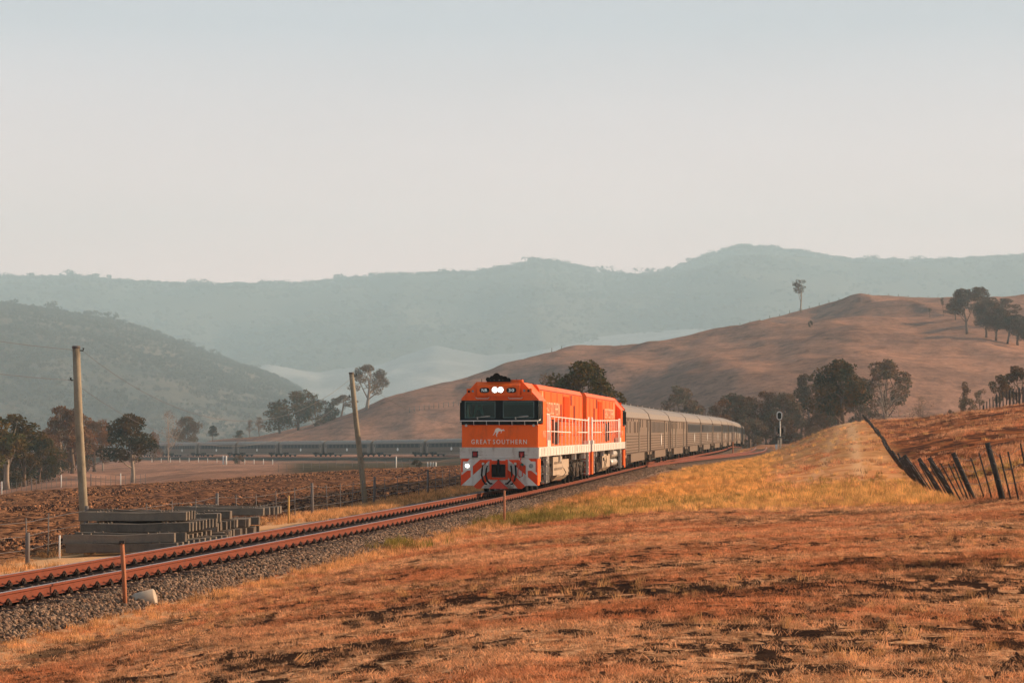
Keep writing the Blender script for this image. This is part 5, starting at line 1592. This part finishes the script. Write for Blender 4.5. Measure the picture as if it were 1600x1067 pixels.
def carriage(idx, kind, label, group):
    root = thing('carriage', label, 'railway carriage', group=group)
    link('body', shared('body', mk('body', M['steel'], body_fn)), root)
    link('roof', shared('roof', mk('roof', M['steel_roof'], roof_fn)), root)
    link('skirt', shared('skirt', mk('skirt', M['steel'], skirt_fn)), root)
    link('rib_shade_grime', shared('rib', mk('rib_shade_grime', M['slat'], rib_fn)), root)
    link('gangway', shared('gang', mk('gangway', M['black'], lambda m: m.box(-.75, .75, CL, CL + GAP, .9, 3.7))), root)
    if 'bogie' not in _shared:
        tmp = link('tmp', None); b = bogie(tmp, 0, 2, 1.25)
        _shared['bogie'] = (b, list(b.children)); b.parent = None
        proto = b
        bpy.data.objects.remove(tmp)
        proto.parent = root; proto.location = (0, 3.35, 0)
    else:
        c = copy_tree(_shared['bogie'][0], root); c.location = (0, 3.35, 0)
    c = copy_tree(_shared['bogie'][0], root); c.location = (0, CL - 3.35, 0)
    def win(y, w, z0, z1, mat, name='window', sides=(-1, 1)):
        me = shared(('w', w, z0, z1, mat), mk(name, M[mat], lambda m: m.box(-.014, .014, -w / 2, w / 2, z0, z1)))
        for s in sides: link(name, me, root, (s * (HWc + .004), y, 0))
    def door(y):
        me = shared('door', mk('door', M['steel_roof'], lambda m: (m.box(-.012, .012, -.42, .42, 1.05, 3.05))))
        for s in (-1, 1):
            d = link('door', me, root, (s * (HWc + .022), y, 0))
            link('door_window', shared('dw', mk('door_window', M['carwin'], lambda m: m.box(-.016, .016, -.16, .16, 2.35, 2.95))), d, (0, 0, 0))
        link('door_seam', shared(('ds', y), mk('door_seam', M['black'], seam_fn((y - .47, y + .43)))), root)
    if kind == 'A':
        for y in (1.6, 2.9, 5.0, 6.8): win(y, .42, 2.95, 3.42 if False else 3.12, 'slat', 'vent')
        for y in (1.3, 4.0, 7.6, 8.6, 10.6): win(y, .50, 2.25, 2.92, 'slat', 'window')
        for y in (13.5, 15.5, 19.5): win(y, .35, 2.6, 3.1, 'slat', 'vent')
        door(12.2); door(21.0)
    elif kind == 'B':
        for k in range(10): win(1.6 + k * 1.45, .62, 2.25, 3.0, 'carband')
        door(16.4); door(21.4); win(18.7, .5, 2.3, 2.95, 'carwin')
    elif kind == 'K':
        for y in (1.5, 4.2, 5.4, 9.0, 12.2, 15.5, 17.0, 20.5): win(y, .30, 2.55, 3.1, 'slat', 'vent')
        door(2.6); door(7.5); door(18.6)
    elif kind == 'C':
        win(CL / 2, CL - 2.6, 2.22, 3.0, 'carband', 'window_band')
        for k in range(9): win(2.4 + k * 2.25, 1.2, 2.34, 2.88, 'carwin')
        door(.95 if False else 22.2)
    elif kind == 'D':
        for k in range(10):
            win(3.0 + k * 1.85, 1.15, 2.24, 3.02, 'carwin')
        me_ = shared('bandD', mk('window_band', M['carband'], lambda m: m.box(-.005, .005, -10.0, 10.0, 2.12, 3.08)))
        for s in (-1, 1): link('window_band', me_, root, (s * (HWc + .004), 11.4, 0))
        door(1.1); door(22.0)
    if kind in 'BCD':
        me = shared('crest', mk('crest', M['rail_white'], lambda m: plate_x(m)))
        for s in (-1, 1): link('crest', me, root, (s * (HWc + .045), 11.4, 0))
    return root
def plate_x(m):
    pts = [(-.35, 1.55), (-.2, 1.35), (.2, 1.35), (.35, 1.55), (.42, 1.7), (.35, 1.95), (.15, 2.05), (0, 2.2), (-.15, 2.05), (-.35, 1.95), (-.42, 1.7)]
    n = len(pts); v = [(-.01, a, b) for a, b in pts] + [(.01, a, b) for a, b in pts]
    m.add(v, [tuple(range(n))[::-1], tuple(range(n, 2 * n))] + [(i, (i + 1) % n, n + (i + 1) % n, n + i) for i in range(n)])
ORD = ['first', 'second', 'third', 'fourth', 'fifth', 'sixth', 'seventh', 'eighth', 'ninth', 'tenth', 'eleventh', 'twelfth', 'thirteenth', 'fourteenth', 'fifteenth']
NK = 'ABKCCCDDCDDDDD'
NL = ['with brown slots and vents', 'with a row of pale framed windows', 'with several doors and small vents', 'with a long dark window band', 'with a long window band and pale crest', 'last with a long window band', 'where the string narrows', 'seen very obliquely', 'seen very obliquely', 'seen very obliquely', 'near the visible end', 'near the visible end', 'at the visible end', 'at the visible end']
s = S0 + 22.9 * 2 - .1
i = 0
while True:
    y = track_at(s)[1]
    if y > 418 or i > 13: break
    r_ = carriage(i, NK[i], f'{ORD[i]} silver carriage behind the orange locomotives, {NL[i]}', 'stainless steel carriages on the near straight')
    place(r_, s, CL); s += CL + GAP; i += 1
print('near cars', i)
far = []
while s < TS[-1] - CL:
    m_ = track_at(s + CL / 2); px = m_[0] / m_[1] * FPX + CX
    if px < 800 and track_at(s)[0] / track_at(s)[1] * FPX + CX > 252 : far.append((s, px))
    s += CL + GAP
print('far', [(round(a), round(b)) for a, b in far])
for j, (sv, px) in enumerate(reversed(far)):
    wh = 'leftmost' if j == 0 else ORD[j]
    lb = f'{wh} silver carriage of the far line of train, counted from its left end' if j else 'leftmost silver carriage of the far line of train, behind the half-bare tree'
    r_ = carriage(20 + j, 'D', lb, 'silver carriages in the far line beyond the field')
    place(r_, sv, CL)
# ------------------------------------------------------------------ utility poles and wires
def pole(px_b, D, base_y, px_t, y_t, r0, r1, label):
    b = P(px_b, base_y, D); z = Hs(b.x, D); t = P(px_t, y_t, D)
    root = thing('utility_pole', label, 'utility pole', (b.x, D, z), group='old timber utility poles beside the track')
    lx, lz = t.x - b.x, t.z - z
    m = MB(); m.tube([(0, 0, -.3), (lx * .3 - .02, 0, lz * .3), (lx * .62 - .03, 0, lz * .62), (lx, 0, lz)], [r0, r0 * .95, (r0 + r1) / 2, r1], 14)
    m.build('shaft', M['timber'], root)
    m = MB(); m.cyl((lx, 0, lz - .06), (lx, 0, lz + .01), r1 * 1.12, 14); m.build('cap', M['greypost'], root)
    for (zz, sx) in ((-.12, 1), (-.95, -1)):
        f = 1 + zz / lz
        q = MB(); q.tube([(lx * f + sx * (r1 * .8), 0, lz + zz), (lx * f + sx * (r1 + .09), 0, lz + zz), (lx * f + sx * (r1 + .09), 0, lz + zz + .07)], [.015, .02, .035], 6)
        q.build('insulator', M['black'], root)
    return Vector((b.x + lx, D, z + lz))
p0 = None
t1 = pole(134, 66, 832, 119, 541, .125, .105, 'near leaning timber pole behind the stacked concrete sleepers')
t2 = pole(572, 92.6, 787, 549, 582, .115, .095, 'farther leaning timber pole left of the locomotive')
t3 = pole(838, 119, 760, 832, 618, .11, .09, 'timber pole standing hidden behind the lead locomotive')
t0p = pole(-900, 41, 930, -960, 250, .12, .10, 'timber pole outside the left edge carrying the wires')
def wire(a, b, sag, label):
    n = 22; pts = []
    for k in range(n + 1):
        t = k / n; p = a.lerp(b, t); p.z -= 4 * sag * t * (1 - t); pts.append(p)
    m = MB(); m.tube(pts, .0065, 4); o = m.build('overhead_wire', M['wire']); tag(o, label, 'wire', 'sagging wires between the timber poles')
o1 = Vector((.14, 0, -.10)); o2 = Vector((-.14, 0, -.95))
wire(t0p + o1, t1 + Vector((-.1, 0, -.1)), .55, 'upper wire from the near pole to the left photo edge')
wire(t0p + o2, t1 + o2, .55, 'lower wire from the near pole to the left photo edge')
wire(t1 + o1, t2 + o1, 1.9, 'upper wire sagging between the two leaning poles')
wire(t1 + o2, t2 + o2, 1.9, 'lower wire sagging between the two leaning poles')
wire(t2 + o1, t3 + o1, 1.6, 'wire sagging from the farther pole behind the locomotive')

# ------------------------------------------------------------------ fences
def fence(name, label, posts, wires=(), wmat='wire', group=None):
    """posts: (x, y, height, radius, lean_x, lean_y, material, square, name)"""
    x0, y0 = posts[0][0], posts[0][1]
    z0 = Hs(x0, y0)
    root = thing(name, label, 'fence', (x0, y0, z0), group=group)
    X = np.array([p[0] for p in posts]); Y = np.array([p[1] for p in posts]); Zs = H(X, Y)
    tops = []
    for (x, y, h, r, lx, ly, mt, sq, nm), z in zip(posts, Zs):
        m = MB(); dx, dy, dz = x - x0, y - y0, z - z0
        a = Vector((dx - lx * .2, dy - ly * .2, dz - .2)); b = Vector((dx + lx, dy + ly, dz + h))
        n_ = 4 if sq else 8
        m.tube([a, a.lerp(b, .5) + Vector((r * .15, 0, 0)), b], [r * 1.1, r, r * .95], n_ if sq else (8 if r > .03 else 5))
        m.build(nm, M[mt], root); tops.append((a, b, h))
    if wires:
        for f in wires:
            m = MB(); pts = []
            for (a, b, h) in tops: pts.append(a.lerp(b, (f + .2) / 1.2))
            m.tube(pts, .006, 3, cap=False); m.build('fence_wire', M[wmat], root)
    return root
posts = []
rr_ = random.Random(3)
# leaning fence at the right
def fr_pt(px, dmap=sorted(FENCE_R)):
    D = float(np.interp(px, [p[0] for p in dmap], [p[1] for p in dmap]))
    return (px - CX) / FPX * D, D
seq = []
big = [(1840, .12), (1760, .13), (1690, .14), (1628, .17), (1564, .25), (1520, .42), (1489, .58), (1468, .60), (1446, .62), (1432, .55)]
for px_, ln in big: seq.append((px_, ln, True))
for px_, ln in ((1800, .12), (1720, .13), (1640, .15), (1578, .24), (1512, .42), (1494, .55), (1485, .6), (1450, .62), (1660, .15), (1610, .18), (1590, .22), (1548, .28), (1537, .32), (1507, .45), (1500, .52), (1480, .58), (1474, .62), (1461, .55), (1456, .66), (1440, .6)): seq.append((px_, ln, False))
d_ = 92
while d_ < 243:
    pxx = float(np.interp(d_, [p[1] for p in FENCE_R], [p[0] for p in FENCE_R]))
    seq.append((pxx, rr_.uniform(.45, .75), rr_.random() < .75)); d_ += 2.3
seq.sort(key=lambda q: -q[0])
for (px_, ln, bigp) in seq:
    x_, D_ = fr_pt(px_)
    hh_ = (1.42 if px_ < 1600 else 1.75) if px_ > 1435 else float(np.interp(D_, [90, 150, 243], [1.25, 1.05, .8]))
    hh_ = hh_ * (.96 + rr_.uniform(-.06, .06)) * (1 if bigp else .84)
    hv = hh_ / math.sqrt(1 + ln * ln)
    posts.append((x_, D_, hv, (.070 if px_ > 1435 else .05) if bigp else .022, -ln * hv, rr_.uniform(-.1, .1), 'fencewood', False, 'post' if bigp else 'dropper'))
fence('timber_fence', 'old timber and wire fence leaning left beside the service road', posts, (.35, .65, .92))

# field fence left of the track
posts = []
for k, yv in enumerate(np.arange(44, 228, 2.45)):
    s_ = s_of_y(yv); a = track_at(s_); b = track_at(s_ + 1); d = b - a
    off_ = -5.35 - .3 * math.sin(k * .7) * .3
    if yv < 52: off_ = -5.0
    x_, y_ = a[0] + d[1] * off_, a[1] - d[0] * off_
    if k % 5 == 0: posts.append((x_, y_, 1.12, .050, rr_.uniform(-.06, .06), 0, 'greypost', False, 'post'))
    else: posts.append((x_, y_, 1.02, .016, rr_.uniform(-.05, .05), 0, 'greypost', False, 'dropper'))
fence('field_fence', 'grey post and wire fence between the ploughed field and the railway', posts, (.3, .6, .9))

# white fence bordering the far paddock
posts = []
for px_, D_, yb in [(x, np.interp(x, [238, 330, 380, 430], [600, 590, 520, 480]), 0) for x in np.arange(238, 436, 14.5)]:
    posts.append(((px_ - CX) / FPX * D_, D_, 1.15, .065, 0, 0, 'whitepost', True, 'post'))
fence('white_fence', 'line of white posts on the low hill in front of the far train', posts)
posts = [((x - CX) / FPX * D_, D_, 1.05, .035, 0, 0, 'greypost', False, 'post') for x, D_ in zip(np.linspace(436, 640, 17), np.linspace(300, 330, 17))]
fence('paddock_fence', 'faint post fence at the far edge of the ploughed field', posts)
posts = [((x - CX) / FPX * D_, D_, 1.0 if k % 6 else 1.2, .025 if k % 6 else .05, 0, 0, 'whitepost' if k % 12 == 0 else 'greypost', False, 'post') for k, (x, D_) in enumerate(zip(np.linspace(4, 228, 30), np.linspace(214, 224, 30)))]
fence('paddock_fence', 'pale post fence behind the left end of the ploughed field', posts, (.5, .95))
# hill ridge fence
HDf = lambda x: float(np.interp(x, HDX, HD))
posts = []
for x in np.arange(862, 1640, 15.5):
    D_ = HDf(x) * 1.0
    posts.append(((x - CX) / FPX * D_, D_, 1.5 + rr_.uniform(-.3, .5), .12, rr_.uniform(-.1, .1), 0, 'fencewood', False, 'post'))
fence('hilltop_fence', 'thin post fence running along the skyline of the brown hill', posts)
posts = []
for k, x in enumerate(np.linspace(640, 716, 11)):
    D_ = 760; posts.append(((x - CX) / FPX * D_, D_, 1.6, .10, 0, 0, 'greypost', False, 'post'))
fence('hill_fence', 'faint fence down the hill slope left of the locomotive', posts)
# picket fence on the paddock skyline
posts = []
for k, x in enumerate(np.arange(1536, 1660, 5.2)):
    D_ = float(np.interp(x, [1536, 1600, 1660], [222, 214, 208]))
    h_ = float(np.interp(x, [1536, 1556, 1600, 1660], [.5, 1.3, 1.5, 1.6]))
    posts.append(((x - CX) / FPX * D_, D_, h_ * rr_.uniform(.9, 1.1), .085 if k % 4 == 0 else .05, rr_.uniform(-.03, .05), 0, 'fencewood', False, 'picket'))
fence('picket_fence', 'row of upright dark pickets on the paddock skyline at the right edge', posts, (.9,))

# ------------------------------------------------------------------ stakes, markers
def stake(name, px_, yb, yt, D, r, mat, label, cat='stake', cap=False, lean=0, sq=True):
    b = P(px_, yb, D); z = Hs(b.x, D); t = P(px_, yt, D)
    root = thing(name, label, cat, (b.x, D, z))
    m = MB(); h_ = t.z - z
    m.tube([(0, 0, -.25), (lean * .5, 0, h_ * .5), (lean, 0, h_)], r, 4 if sq else 8); m.build('shaft', M[mat], root)
    if cap:
        m = MB(); m.cbox((lean, 0, h_ + .012), (r * 2.3, r * 1.4, .05)); m.build('cap', M['fencewood'], root)
    return root
stake('marker_stake', 197, 939, 848, 37.0, .035, 'stake', 'rusty orange stake in front of the near rails beside the concrete block', cap=True, lean=-.07)
stake('marker_stake', 788, 812, 766, 70.5, .035, 'stake', 'small rusty stake below the nose of the lead locomotive')
stake('marker_stake', 451, 808, 774, 74.5, .03, 'straw_stake', 'thin yellow stake at the right end of the concrete sleeper stack')
stake('marker_stake', 93, 868, 836, 53.5, .02, 'whitepost', 'thin white stake left of the concrete sleeper stack', sq=False)
stake('marker_stake', 43, 876, 832, 52, .05, 'greypost', 'short weathered grey post near the left photo edge', sq=False)
stake('marker_stake', 1145, 706, 690, 262, .07, 'stake', 'tiny rusty stake beside the diverging siding')
for k, (x_, lb) in enumerate(((668, 'leftmost of the four short white posts beyond the field'), (673, 'second of the four short white posts beyond the field'), (677, 'third of the four short white posts beyond the field'), (681, 'rightmost of the four short white posts beyond the field'))):
    stake('white_post', x_, 730, 722, 230, .06, 'whitepost', lb, 'post')
stake('white_post', 619, 733, 713, 235, .06, 'whitepost', 'tall white post beyond the field right of the leaning pole', 'post')
stake('white_post', 349, 722, 712, 500, .16, 'whitepost', 'left one of two white posts beside the far train', 'post')
stake('white_post', 353.5, 722, 712, 500, .16, 'whitepost', 'right one of two white posts beside the far train', 'post')
stake('white_post', 1213, 712, 694, 272, .13, 'whitepost', 'short thick white post at the foot of the signal', 'post', sq=False)
for (x_, y_, D_, w_, lb) in ((375, 719, 520, 14, 'dark round bush below the far train'), (650, 726, 320, 13, 'dark bush beyond the field left of the locomotive')):
    tree(x_, y_ - 9, y_, D_, w_, 'bush', 'dark', 'bark', 'shrub', lb, 'shrub')

# concrete block
b = P(228, 930, 37.9); z = Hs(b.x, 37.9)
m = MB(); m.tube([(-.17, 0, -.02), (-.15, 0, -.005), (.13, .02, .055), (.15, .02, .06)], [.115, .13, .14, .125], 18)
m.v = [(x, y * 1.1, zz_ * 1.0 + .07) for x, y, zz_ in m.v]
o = m.build('concrete_block', M['drum']); o.location = (b.x, 37.9, z); tag(o, 'stubby pale concrete drum lying on the ballast beside the rusty stake', 'concrete block')

# ------------------------------------------------------------------ signal
b = P(1219, 708, 272); z = Hs(b.x, 272)
sg = thing('railway_signal', 'railway colour-light signal with white-rimmed head beside the siding', 'signal', (b.x, 272, z))
m = MB(); m.tube([(0, 0, -.2), (0, 0, 3.75)], .075, 8); m.build('mast', M['silver'], sg)
def rounded(cx_, cz_, w, h, n=6):
    r = w / 2; pts = []
    for k in range(2 * n + 1): a = -math.pi / 2 * 0 + math.pi * k / (2 * n); pts.append((cx_ + math.cos(a) * r, cz_ + h / 2 - r + math.sin(a) * r))
    for k in range(2 * n + 1): a = math.pi + math.pi * k / (2 * n); pts.append((cx_ + math.cos(a) * r, cz_ - h / 2 + r + math.sin(a) * r))
    return pts
m = MB(); m.prism(rounded(-.08, 4.35, .66, 1.02), -.14, -.06); hd = m.build('backboard', M['whitepost'], sg)
m = MB(); m.prism(rounded(-.08, 4.34, .42, .76), -.17, -.141); m.build('dark_face', M['black'], sg)
for zz_ in (4.5, 4.15):
    q = MB(); q.cyl((-.08, -.30, zz_), (-.08, -.171, zz_), .12, 10); q.build('lamp_hood', M['black'], sg)
m = MB()
for zz_ in (3.1, 1.95):
    for (a_, b_) in (((-.55, -.3), (.55, -.3)), ((.55, -.3), (.55, .5)), ((.55, .5), (-.55, .5)), ((-.55, .5), (-.55, -.3))):
        m.tube([(a_[0], a_[1], zz_), (b_[0], b_[1], zz_)], .03, 4)
for x_ in (-.55, .55):
    for y_ in (-.3, .5): m.tube([(x_, y_, 1.9), (x_, y_, 3.1)], .03, 4)
m.build('platform_cage', M['greypost'], sg)
m = MB(); m.box(-.55, .55, -.3, .5, 1.87, 1.92); m.box(-.3, -.1, -.25, -.05, 2.3, 2.9); m.box(.12, .32, -.25, -.05, 2.3, 2.9); m.build('platform', M['black'], sg)
m = MB(); m.tube([(-.2, .35, 0), (-.2, .35, 1.9)], .025, 4); m.tube([(.2, .35, 0), (.2, .35, 1.9)], .025, 4)
for zz_ in np.arange(.3, 1.9, .3): m.tube([(-.2, .35, zz_), (.2, .35, zz_)], .018, 4)
m.build('ladder', M['silver'], sg)

# ------------------------------------------------------------------ stacked concrete sleepers
def csl_mesh(seed, dark):
    r_ = random.Random(seed); m = MB()
    Ls = 2.55; n = 6; w0, w1 = .125, .105; h_ = .215
    v = []
    for i in range(n + 1):
        t = i / n; x = -Ls * (1 - t)
        dip = .028 * math.exp(-((t - .5) / .22) ** 2)
        j = lambda a=.006: r_.uniform(-a, a)
        v += [(x, -w0 + j(), 0 + j()), (x, w0 + j(), 0 + j()), (x, w1 + j(), h_ - dip + j()), (x, -w1 + j(), h_ - dip + j())]
    f = [(3, 2, 1, 0), (n * 4, n * 4 + 1, n * 4 + 2, n * 4 + 3)]
    for i in range(n):
        for k in range(4): f.append((i * 4 + k, i * 4 + (k + 1) % 4, (i + 1) * 4 + (k + 1) % 4, (i + 1) * 4 + k))
    m.add(v, f)
    for q_ in (.42, .62, 1.93, 2.13):
        m.cbox((-q_, 0, h_ - .012), (.035, .09, .07))
    me = m.mesh('concrete_sleeper', M['concrete_dark' if dark else 'concrete'])
    import bmesh
    bm = bmesh.new(); bm.from_mesh(me); bmesh.ops.recalc_face_normals(bm, faces=bm.faces)
    bmesh.ops.bevel(bm, geom=list(bm.edges), offset=.008, segments=1, affect='EDGES')
    bm.to_mesh(me); bm.free()
    return me
CM = [csl_mesh(s_, s_ % 2 == 0) for s_ in range(6)]
def put_sleeper(xr, y, z, yaw, label, group):
    o = link('concrete_sleeper', rr_.choice(CM), None, (xr, y, z), (rr_.uniform(-.03, .03), rr_.uniform(-.022, .022), yaw))
    tag(o, label, 'railway sleeper', group)
def spacer(x, y, z, ln, label, group):
    m = MB(); m.box(-.05, .05, 0, ln, 0, .07); o = m.build('timber_spacer', M['spacer']); o.location = (x, y, z); tag(o, label, 'timber block', group)
def Xat(px, D): return (px - CX) / FPX * D
gz = min(Hs(Xat(150, 54), 54), Hs(Xat(290, 54), 54)) - .02
def ztop(py, D): return CAMZ - (py - 673) / FPX * D
# layers: (front D, right-end px of the front sleeper, bottom y px, count, step D, drift px per step)
LAY = [
 (53.8, 279, 864, 10, .42, 8.6, 'bottom', (-.02)),
 (54.0, 275, 847, 2, .40, 17, 'second', .0),
 (55.6, 298, 830, 9, .36, 5.2, 'third', .02),
 (56.2, 293, 813, 4, .30, 4.2, 'top', .03),
]
for li, (D0, pxr, yb, n_, st_, dr, nm_, yw) in enumerate(LAY):
    zb = ztop(yb, D0)
    if li == 0: zb = max(zb, gz + .12)
    for k in range(n_):
        D_ = D0 + k * st_
        if k == 0: lb = f'long dark concrete sleeper at the front of the {nm_} layer of the left stack'
        elif k == n_ - 1 and n_ > 2: lb = f'rearmost concrete sleeper in the {nm_} layer of the left stack'
        elif k == 1: lb = f'second concrete sleeper from the front in the {nm_} layer of the left stack'
        else: lb = f'{ORD[k]} concrete sleeper from the front in the {nm_} layer of the left stack'
        put_sleeper(Xat(pxr + dr * k, D_), D_, zb + rr_.uniform(-.008, .008), yw + rr_.uniform(-.02, .02), lb, f'concrete sleepers in the {nm_} layer of the left stack')
    nmid = {'bottom': 'under the bottom layer of the left sleeper stack', 'second': 'between the bottom and second layers of the left stack', 'third': 'between the second and third layers of the left stack', 'top': 'between the third and top layers of the left stack'}[nm_]
    spacer(Xat(pxr, D0) - 2.1, D0 + .02, zb - .078, max(.6, n_ * st_), 'left timber spacer ' + nmid, 'timber spacers under the sleepers')
    spacer(Xat(pxr, D0) - .55, D0 + .02, zb - .078, max(.6, n_ * st_), 'right timber spacer ' + nmid, 'timber spacers under the sleepers')
# packing under the third layer so nothing hovers: hidden sleepers of layer two further back
zb2 = ztop(830, 55.6) - .22
for k in range(6):
    D_ = 55.7 + k * .5
    put_sleeper(Xat(296 + 7 * k, D_), D_, zb2 - .07, .0, f'{ORD[k]} of six sleepers packed behind the two long second-layer ones in the left stack', 'concrete sleepers buried inside the left stack')
# right stack, running back towards the yellow stake
RST = [(59.5, 352, 0, 12, .62, 5.2), (60.0, 340, 1, 13, .55, 5.8), (60.8, 338, 2, 9, .40, 3.0), (66.8, 418, 2, 5, .5, 6.0)]
gz2 = Hs(Xat(400, 64), 64)
for (D0, pxr, lay, n_, st_, dr) in RST:
    for k in range(n_):
        D_ = D0 + k * st_
        zg = Hs(Xat(pxr + dr * k, D_) - 1, D_) 
        if lay == 2 and D0 < 66 and k in (4, 5): continue
        ln_ = {0: 'bottom', 1: 'middle', 2: 'top'}[lay]
        if k == 0: lb = f'front concrete sleeper of the {ln_} layer in the right stack' + (' at its far end' if D0 > 66 else '')
        elif k == n_ - 1: lb = f'rearmost concrete sleeper of the {ln_} layer in the right stack' + (' by the yellow stake' if D0 > 66 else '')
        else: lb = f'{ORD[k]} pale ended sleeper from the front in the {ln_} layer of the right stack' + (' end' if D0 > 66 else '')
        put_sleeper(Xat(pxr + dr * k, D_) + rr_.uniform(-.10, .10), D_, zg + .03 + lay * .235, rr_.uniform(-.09, .09), lb, f'concrete sleepers in the {ln_} layer of the right stack' + (' near the stake' if D0 > 66 else ''))
print('objects', len(bpy.data.objects))
